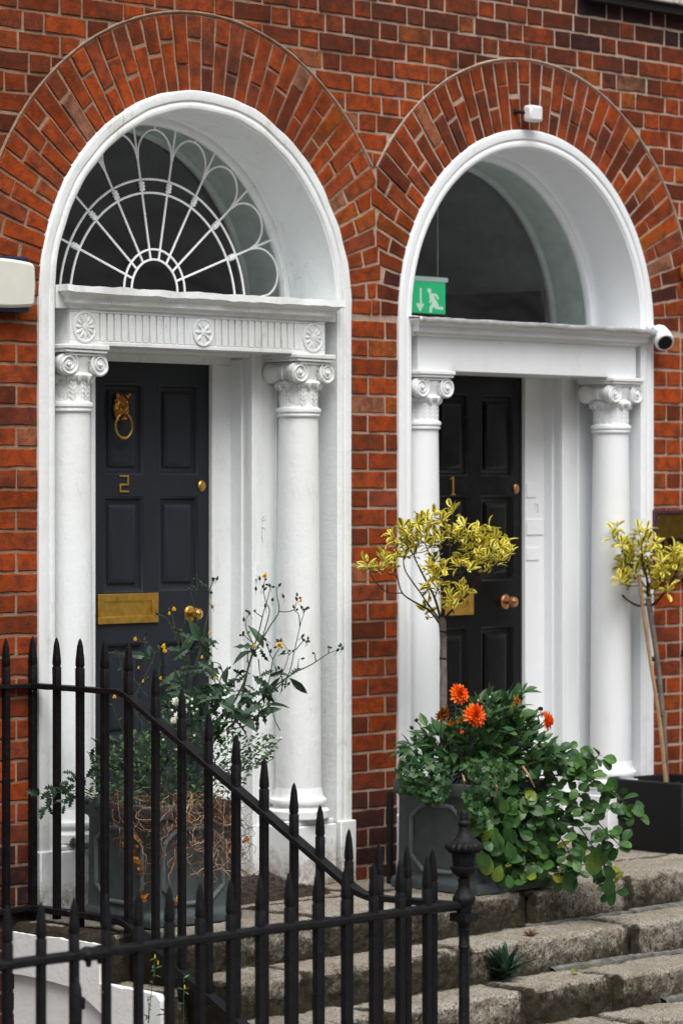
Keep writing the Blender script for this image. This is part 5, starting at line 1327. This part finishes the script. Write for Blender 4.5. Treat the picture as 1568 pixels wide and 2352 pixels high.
for (s, z) in ((-.06, .335), (-.07, .31), (-.05, .27), (-.055, .25), (-.13, .33), (-.03, .23), (.12, .10), (.40, .12), (-.02, .13), (.47, .32), (-.02, .115)):
    for k in range(3): leaf(b, surf(s, z, .02)+rdir()*.008, rdir(), -FWD, rp.uniform(.015, .03), .014, "lance", .5, .4, rp.random())
b.build("withered_leaves", M["brown_petal"], rt)

# ------------------------------------------------------------------ doormat, weeds and litter on the steps
b = MB(); nx, ny = 60, 40; vs = []
for i in range(nx+1):
    for j in range(ny+1):
        x, y = 9.36+.66*i/nx, -.27+.36*j/ny; e = min(i, nx-i)/3.0; e2 = min(j, ny-j)/2.0; k = min(1, e, e2)
        z = .028*k**.5+.004*noise.noise(Vector((x*60, y*60, 0)))+.006*math.sin(x*150+3*noise.noise(Vector((x*8, y*8, 0))))*.35+max(0, (j/ny-.45))**1.4*.10*(.6+.4*i/nx)
        vs.append((x+.006*noise.noise(Vector((x*12, y*12, 3))), y+.006*noise.noise(Vector((x*12, y*12, 8))), z))
b.add(vs, [(i*(ny+1)+j, (i+1)*(ny+1)+j, (i+1)*(ny+1)+j+1, i*(ny+1)+j+1) for i in range(nx) for j in range(ny)])
for k in range(1400):
    v = vs[rp.randrange(len(vs))]; d = rdir(0, 1); b.tube([v, (v[0]+d.x*.012, v[1]+d.y*.012, v[2]+d.z*.012)], .0012, 3, False)
o = b.build("doormat", M["mat"], None, False, 0, (9.7, -.1, 0)); tag(o, "dark worn coir doormat curling up on the landing before the grey door", "doormat")
wd = thing("step_weed", "spiky grey-green weed growing in the joint of the lower stone step", "weed", (10.20, -1.07, -.296))
b = MB(); c = Vector((10.18, -1.09, -.29))
for k in range(64):
    a = rp.uniform(0, 6.28); el = rp.uniform(.15, 1.35); d = Vector((math.cos(a)*math.cos(el), math.sin(a)*math.cos(el), math.sin(el)))
    L = rp.uniform(.085, .165)*(1 if el > .5 else .8); leaf(b, c+rdir()*.008+UP*.005, d-FWD*.15, UP+rdir()*.3, L, L*.21, "long", .15, .4)
b.build("foliage", mat_leaf("blue_green_leaf", [(0, (.012, .032, .026)), (.6, (.03, .07, .05)), (1, (.06, .12, .08))]), wd)
b = MB(); leaf(b, (10.47, -1.20, -.286), (1, .2, .05), (0, -.6, 1), .055, .034, "lance", .1, .5, .93); o = b.build("fallen_leaf", M["round"], None, False, 0, (10.49, -1.2, -.29)); tag(o, "single fallen yellow-green leaf on the lower stone step", "leaf")
b = MB(); c = Vector((10.447, -1.0, -.146))
for k in range(60): d = rdir(-.1, .5); b.tube([c+d*.004, c+d*rp.uniform(.015, .04)], [.002, .001], 4)
o = b.build("withered_clump", M["roots"], None, False, 0, tuple(c)); tag(o, "small reddish brown withered clump lying on the middle step", "litter")
th = thing("thin_weed", "thin upright weed stems with tiny yellow buds at the foot of the sloping railing", "weed", (8.6, -.95, -.4))
b = MB(); hd = MB(); lf = MB()
def A9(x, y): return at((x*.5102)/1.74171, (3400+y*.5102)/1.74171, 12.25)
for a in ([(1165,1364),(1165,1250),(1160,1150)],[(1215,1000),(1210,900),(1215,850)],[(1440,1364),(1440,1100),(1440,1000)],[(1160,1364),(1195,1050),(1215,920)],[(1280,1300),(1300,1250)],[(1440,1150),(1450,1095)]):
    q = stemline(b, [A9(x, y) for x, y in a], .0016, .001, 5)
    for p in q[1::2]: leaf(lf, p, rdir(-.3, .8), UP-FWD, rp.uniform(.015, .035), .008, "lance", .2, .2)
for (x, y) in ((1215,855),(1448,1095),(1238,905)):
    p = A9(x, y); head(th, M["yellow"], [p, p+UP*.008, p+UP*.016], [.002, .0032, .0012], 7, "bud")
b.build("stems", M["stem"], th, True); lf.build("leaves", M["plant"], th)
